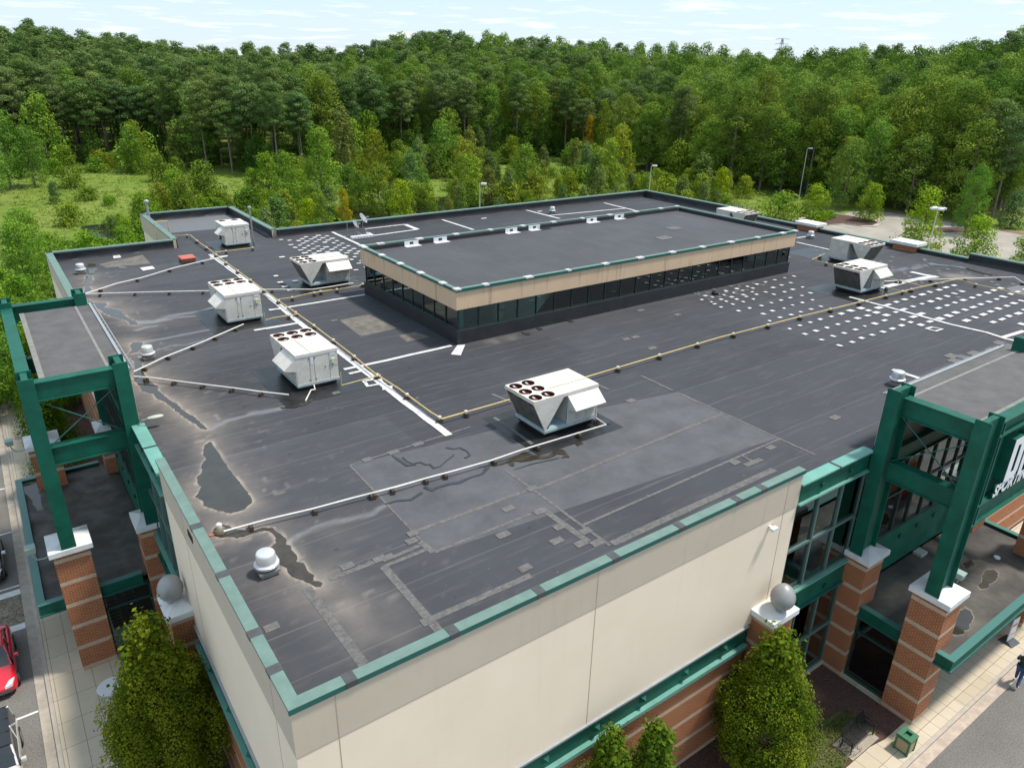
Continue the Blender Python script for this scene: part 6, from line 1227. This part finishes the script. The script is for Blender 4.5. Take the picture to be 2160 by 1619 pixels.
# --- the forest: nearest rows as trees of their own, the rest of the hillside as one wood
cnt = 0; far = []
D0 = 0.
rows = []
for k in range(40): rows.append(k * (6.0 + k * .12))
for k, off in enumerate(rows):
    px = -60.
    while px < 2240:
        d0 = float(np.interp(px, EX, ED)); D = d0 + 3 + off + RS.uniform(-2.2, 2.2)
        step = (7.0 + .10 * k) * RS.uniform(.7, 1.25)
        if D < 455:
            a = az_of(px); x, y = D * math.sin(a), D * math.cos(a); u = RS.rand()
            pine = (px < 640 and u < .93) or (640 <= px < 1150 and u < .40) or (1150 <= px < 1400 and u < .2) or (px >= 1400 and u < .05)
            if k < 3 and 640 < px < 1200 and u < .55: pine = True
            far.append((k, px, x, y, pine))
        px += step / D * 1700
far.sort(key=lambda f: f[0])
LIM = 208
ZN = lambda px: "on the left" if px < 640 else ("in the centre" if px < 1400 else "on the right")
big = []
for (k, px, x, y, pine) in far:
    if cnt < LIM and k < 6:
        cnt += 1; dens = RS.rand()
        if pine:
            s_ = RS.uniform(.84, 1.06); put("pine%d" % RS.randint(4), x, y, s_, "tall pine with bare trunk at the front edge of the forest %s" % ZN(px), "pine tree", "pines along the forest edge %s" % ZN(px), tint(.15, .15))
        else:
            s_ = RS.uniform(.8, 1.12) * (1.0 if px < 1400 else 1.0); kk = "oak%d" % RS.randint(4)
            if RS.rand() < .12: kk = "thin%d" % RS.randint(2); s_ *= 1.05
            put(kk, x, y, s_, "%s at the front edge of the forest %s" % ("slender light green tree" if kk[0] == 't' else "full crowned broadleaf tree", ZN(px)), "tree", "broadleaf trees along the forest edge %s" % ZN(px), tint(.28, .5))
    else: big.append((k, px, x, y, pine))
# the wood behind as one mesh, crowns thinned out with distance
VF = {0: [], 1: []}; CF = {0: [], 1: []}
for (k, px, x, y, pine) in big:
    z = float(terr(x, y)); key = ("pine%d" % RS.randint(4)) if pine else ("oak%d" % RS.randint(4)); V, VV = RAW[key]; n_ = len(VV)
    Vq = V.reshape(n_, 4, 3); vis = Vq[:, :, 2].mean(1) > (9 if pine else 6); fr_ = (.62 if k < 12 else .36) if k >= 6 else .8; sel = vis & (RS.rand(n_) < fr_); q = Vq[sel]
    ce = q.mean(1, keepdims=True); gq = 1.15 if k < 12 else 1.6; q = ce + (q - ce) * gq; an = RS.rand() * 6.28; c_, s_ = math.cos(an), math.sin(an); sc = RS.uniform(.82, 1.1); X = (q[..., 0] * c_ - q[..., 1] * s_) * sc + x; Y = (q[..., 0] * s_ + q[..., 1] * c_) * sc + y; Z = q[..., 2] * sc * RS.uniform(.93, 1.1) + z
    i = 0 if pine else 1; VF[i].append(np.stack([X, Y, Z], -1).reshape(-1, 3).astype(np.float32)); tv = RS.uniform(-.28, .38) + (.6 if (not pine and RS.rand() < .14) else 0); CF[i].append(np.clip(VV[sel] * .7 + .15 + tv, -.25, 1.6))
V = np.concatenate(VF[0] + VF[1]); VV = np.concatenate(CF[0] + CF[1]); n0 = sum(len(c) for c in CF[0])
me = leaf_mesh("distant_wood", V, VV, PINE); me.materials.append(LEAF); mi = np.zeros(len(VV), np.int32); mi[n0:] = 1; me.polygons.foreach_set("material_index", mi)
o = bpy.data.objects.new("distant_wood", me); COL.objects.link(o); tag(o, "dense green wood covering the whole hillside behind the first rows of trees", "wood", kind="stuff")
print("far quads", len(VV), "near trees", cnt)
q = MB()
for (k, px, x, y, pine) in big:
    if k < 14 and pine: z = float(terr(x, y)); q.tube([(x, y, z - .5), (x + RS.uniform(-.4, .4), y, z + 13)], [.22, .12], 5, caps=False)
o = q.build("distant_trunks", BARK); tag(o, "bare pine trunks standing deep inside the wooded hillside", "tree trunks", kind="stuff")
# --- young growth in front of the forest and round the pond
def at_px(px, D): a = az_of(px); return D * math.sin(a), D * math.cos(a)
def inlot(x, y, m=3): return x > 66 and y < 90 + m and x < 158
nb = 0
for i in range(640):
    px = RS.uniform(-40, 1640) if i % 3 else RS.uniform(560, 1640); d0 = float(np.interp(px, EX, ED)); u = RS.rand(); D = d0 - 2 - u * min(95, d0 - 100) ; x, y = at_px(px, D)
    if px < 620 and 150 < D < d0 - 14 and RS.rand() < .85: continue
    if inlot(x, y) or (x < 75 and y < 86) or nb >= 262: continue
    nearf = (d0 - D) / 90
    kk = ["young0", "young1", "young2", "con0", "con1", "bush0", "bush1", "bush2"][RS.choice(8, p=[.14, .13, .13, .08, .07, .15, .15, .15] if px < 640 else [.14, .14, .13, .12, .11, .12, .12, .12])]; s_ = RS.choice([.5, .7, .85, 1.0, 1.35]) * RS.uniform(.85, 1.15) * (1.3 - .65 * min(1, nearf)) * (1.6 if kk[0] == 'b' else .95)
    zn = "left meadow" if px < 620 else ("centre clearing" if px < 1250 else "clearing right of centre"); nm = {"y": "light green young tree", "c": "young pine", "b": "low leafy shrub"}[kk[0]]
    put(kk, x, y, s_, "%s growing in front of the forest in the %s" % (nm, zn), {"y": "young tree", "c": "young pine", "b": "shrub"}[kk[0]], "%ss in the %s" % (nm, zn), tint(.25, .6), sz=s_ * RS.uniform(.75, 1.45)); nb += 1
for i in range(70):                      # understorey between the trunks, its shade put into a darker leaf tint
    px = RS.uniform(-40, 1250); d0 = float(np.interp(px, EX, ED)); x, y = at_px(px, d0 + RS.uniform(1, 16)); put(["bush0", "bush1", "bush2", "young0", "young1"][RS.randint(5)], x, y, RS.uniform(1.0, 1.5) * (1.0), "shrub tinted dark for the shade under the tall trees at the forest edge", "shrub", "understorey shrubs at the forest edge", (.6, .72, .8))
for i in range(44):                      # thicket beyond the left portal
    x = RS.uniform(-17, 2.2); y = RS.uniform(66, 128) if i % 2 else RS.uniform(66, 96)
    kk = ["young0", "young1", "young2", "bush0", "bush1", "oak0"][RS.randint(6)]; s_ = {"y": 1.0, "b": 2.0, "o": .42}[kk[0]] * RS.uniform(.6, 1.05)
    put(kk, x, y, s_, "leafy bright green tree crowded into the thicket beyond the left portal", "tree", "trees in the thicket beyond the left portal", (RS.uniform(.9, 1.15), RS.uniform(1.0, 1.2), .85), z=-.25)
for i in range(26):
    x = RS.uniform(2, 20); y = RS.uniform(84, 132)
    if y < 90 and x > 10: continue
    kk = ["young0", "bush0", "bush1", "bush2", "con0"][RS.randint(5)]; s_ = {"y": .55, "b": 1.3, "c": .6}[kk[0]] * RS.uniform(.7, 1.2); put(kk, x, y, s_, "low green growth on the pond bank behind the left roof corner", "shrub", "growth on the pond bank at the left", (1.0, 1.1, .85), z=-.25)
for i in range(46):
    px = RS.uniform(150, 620); x, y = at_px(px, RS.uniform(122, 172))
    if inlot(x, y) or (x < 74 and y < 86): continue
    put(["bush0", "bush1", "bush2", "young1"][RS.randint(4)], x, y, RS.uniform(.6, 1.15), "low bright scrub between the left meadow and the rear parapet", "shrub", "scrub between the left meadow and the rear parapet", (RS.uniform(.95, 1.25), 1.15, .8))
# particular trees
def sp(k, px, py, H, label, tn=(1, 1, 1), wid=1.0, z=0, cat="tree", hz=None):
    """a tree whose base is seen at a pixel on ground height z"""
    x, y, _ = G(px, py, z); h0 = {"p": 21, "o": 18.5, "y": 7.5, "c": 7, "b": 2.4, "t": 14}[k[0]]; s_ = H / h0; o = put(k, x, y, s_ * wid, label, cat, None, tn, sz=s_); return o
sp("young0", 1712, 470, 7.6, "yellow green young tree just left of the parking island bushes", (1.35, 1.25, .7)); sp("young1", 1832, 466, 7.0, "small yellow green tree in the mulched parking island", (1.35, 1.25, .7), 1.05); sp("oak0", 1775, 440, 14, "large round olive green tree behind the parking island", (1.25, 1.15, 1.2), 1.0, hz=1); sp("oak1", 1912, 447, 14.5, "wide round olive green tree right of the parking island", (1.25, 1.15, 1.2), 1.15)
sp("oak2", 2035, 492, 11, "dark green tree with a short trunk in the right parking lot", (.95, 1.15, .9), .85); sp("young2", 1935, 535, 9.6, "tall open yellow green tree in front of the four headed lamp post", (1.6, 1.45, .8), .95); sp("young0", 2045, 553, 7.6, "spreading yellow green tree just behind the right parapet", (1.4, 1.4, .8), 1.05); sp("young1", 2168, 575, 6.5, "yellow green tree cut off by the right edge of the picture", (1.35, 1.3, .8), 1.4)
sp("bush0", 1645, 462, 5.0, "pale willow like bush behind the right parapet", (1.5, 1.35, 1.3), .9); sp("young0", 1515, 435, 8.2, "pointed bright yellow green tree behind the rear right roof corner", (1.6, 1.3, .4), .7); sp("con0", 2130, 480, 7.5, "grey green young pine at the right end of the parking lot", (1.1, 1.15, 1.3)); sp("thin0", 1240, 345, 14, "slim tree with rusty orange leaves in front of the dark forest centre", (2.6, 1.0, .6), .9)
sp("young1", 850, 470, 7.5, "yellow dotted young tree left of the rear lamp post", (1.7, 1.35, .6), .9); sp("young2", 728, 490, 6.8, "slim tree with orange leaves behind the satellite dishes", (2.3, 1.15, .4), .5); sp("young0", 655, 492, 6.2, "pointed yellow tree behind the rear parapet left of the orange tree", (1.7, 1.4, .5), .8); sp("con1", 590, 500, 7.0, "olive young pine behind the rear parapet near its left bend", (1.0, 1.1, .9), 1.2)
sp("con0", 118, 425, 4.6, "small dark pointed cedar in the left meadow", (.8, .9, .9), .8); sp("bush1", 205, 365, 3.2, "round dark bush at the left forest edge", (.9, 1, .9), 1.1); sp("bush2", 118, 370, 3.4, "rounded bush at the top of the left meadow", (.9, 1, .8), .9)
for i, (px, py, H, lab) in enumerate([(25, 400, 16, "broad green tree at the left edge of the picture beside the meadow"), (75, 395, 12, "lower green tree right of the broad one at the left picture edge"), (-30, 430, 17, "big tree partly outside the left picture edge")]): sp("oak%d" % (i % 3), px, py, H, lab, (1.0, 1.1, 1), 1.0)
for i, (x, y, H, lab) in enumerate([(-3.0, 92, 10, "large bright green tree top above the far column of the left portal"), (2.5, 99, 9.5, "bright green tree right behind the left wall's far end"), (-10, 88, 9.5, "bright green tree at the left picture edge above the portal"), (3.5, 106, 8.5, "green tree in the thicket behind the left end of the roof"), (-7, 103, 9, "green tree in the thicket beyond the left portal"), (9.5, 100, 7.0, "leafy tree near the left corner of the roof, beside the pond"), (-1.5, 80.5, 7.6, "low bushy tree against the far left wall"), (-7, 75, 7.2, "bushy tree beyond the hedge at the left street"), (-14, 97, 10, "tree outside the thicket at the far left")]):
    put("oak%d" % (i % 4) if H > 8 else "young%d" % (i % 3), x, y, H / (18.5 if H > 8 else 7.5), lab, "tree", None, (1.25, 1.35, .95), z=-.2, sz=H / (18.5 if H > 8 else 7.5) * 1.0)
    o = [q_ for q_ in [None]]
# clipped bushes in a row on the parking island
bs = []
A = Vector(G(1703, 473, 0)); B = Vector(G(1752, 459, 0))
for i in range(6): p = A.lerp(B, i / 5); put("bush%d" % (i % 3), p.x, p.y, .62, "round clipped bush in the row on the parking island", "bush", "clipped bushes on the parking island", (1.0, 1.15, .7), z=-.1, sz=.55)
# low ground cover
R = np.random.RandomState(99); cl = []
for i in range(9000):
    px = R.uniform(-60, 1660); d0 = float(np.interp(px, EX, ED)); D = R.uniform(84, d0 + 2); a = az_of(px); x, y = D * math.sin(a), D * math.cos(a)
    if inlot(x, y) or (x < 72 and y < 83 and x > -1): continue
    k = R.uniform(.25, .85) * (1 + .5 * (vnoise(np.array([[x, y]]), 14, 3)[0] > .55)); cl.append((x, y, float(terr(x, y)) + k * .25, k * 1.2, k * .8, 1))
V, VV = leaves(cl, 20, .34, 5, .6, .9, vary=.8); me = leaf_mesh("ground_cover", V, VV, leafmat("meadow_cover_leaves", (.13, .235, .03), (.32, .38, .075), .25)); o = bpy.data.objects.new("ground_cover", me); COL.objects.link(o); tag(o, "rough meadow grass and low weeds around the pond", "ground cover", kind="stuff")
# --- the clipped hornbeams close to the walls: dense flame shaped crowns
def hornbeam(x, y, H, rad_, seed, label, tn=(1, 1, 1), per=210, nc=150, base=.5, peak=None):
    R = np.random.RandomState(seed); t = empty("hornbeam_tree", (x, y, 0)); tag(t, label, "tree"); cl = []
    lead = [(R.uniform(-.22, .22) * rad_, R.uniform(-.22, .22) * rad_, R.uniform(.86, .97)) for _ in range(4)] + [(0, 0, 1.0)]
    for i in range(nc):
        u = ((i + .5) / nc) ** .9; z = base + (H - base) * u; prof = (min(1, .45 + u / .3 * .55)) * (1 - max(0, (u - .22) / .78) ** 1.25); a = i * 2.39996
        rr = rad_ * max(.03, prof) * (.62 + .42 * R.rand()); k = (.22 + .34 * R.rand()) * (.5 + .5 * prof) * (rad_ / 1.9) ** .5; cl.append((rr * math.cos(a), rr * math.sin(a), z, k, k * 1.5, (k / .40) ** 2))
    for lx, ly, lt in lead:
        for q_ in range(7): u = .62 + (lt - .62) * q_ / 6; k = .34 * (1 - q_ / 8.5) * (rad_ / 1.9) ** .5; cl.append((lx * (1 + q_ * .05), ly * (1 + q_ * .05), H * u, k, k * 1.7, (k / .40) ** 2))
    V, VV = leaves(cl, per * 1.5, .092, seed, .6, .5, vary=.6)
    cl2 = [(c_[0] * .6, c_[1] * .6, c_[2], rad_ * .35, .6, 1) for c_ in cl[::5]]; V2_, VV2 = leaves(cl2, 90, .2, seed + 1, .3); V = np.concatenate([V, V2_]); VV = np.concatenate([VV, VV2 * .4])
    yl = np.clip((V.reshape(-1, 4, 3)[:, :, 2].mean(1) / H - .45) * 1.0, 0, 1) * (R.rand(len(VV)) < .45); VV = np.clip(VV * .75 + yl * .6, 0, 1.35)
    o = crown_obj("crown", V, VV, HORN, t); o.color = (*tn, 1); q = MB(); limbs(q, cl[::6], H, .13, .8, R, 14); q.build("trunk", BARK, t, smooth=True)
hornbeam(1.5, 24.0, 8.2, 2.35, 1, "large flame shaped green and gold hornbeam beside the near left wall", (1.15, 1.05, 1), 240, 230)
hornbeam(21.0, 11.45, 7.0, 2.15, 2, "dense egg shaped hornbeam in front of the brick wall at right of centre", (.98, 1, 1), 230, 210)
hornbeam(13.35, 12.35, 6.3, 1.5, 3, "left one of the twin hornbeam tops at the bottom edge", (.85, .95, 1), 170, 90); hornbeam(14.75, 11.75, 6.2, 1.4, 4, "right one of the twin hornbeam tops at the bottom edge", (.8, .92, 1), 170, 90)
hornbeam(.7, 51.0, 7.0, 2.0, 5, "dark green hornbeam seen through the left portal", (.55, .75, .8), 120, 120); hornbeam(.3, 57.5, 6.8, 2.0, 6, "hornbeam behind the far column of the left portal", (.7, .95, .9), 100, 110); hornbeam(.6, 64.5, 7.2, 2.1, 7, "hornbeam beside the far end of the left wall", (.9, 1.2, 1), 90, 110)
for k in list(PROTO):                     # a kind that was never placed is removed
    if k not in USED:
        for c_ in KIDS[PROTO[k].name]: bpy.data.objects.remove(c_)
        bpy.data.objects.remove(PROTO[k])
for o in list(S.objects):
    if o.type == 'MESH' and o.parent is None and "kind" not in o and "label" not in o: print("UNTAGGED", o.name)
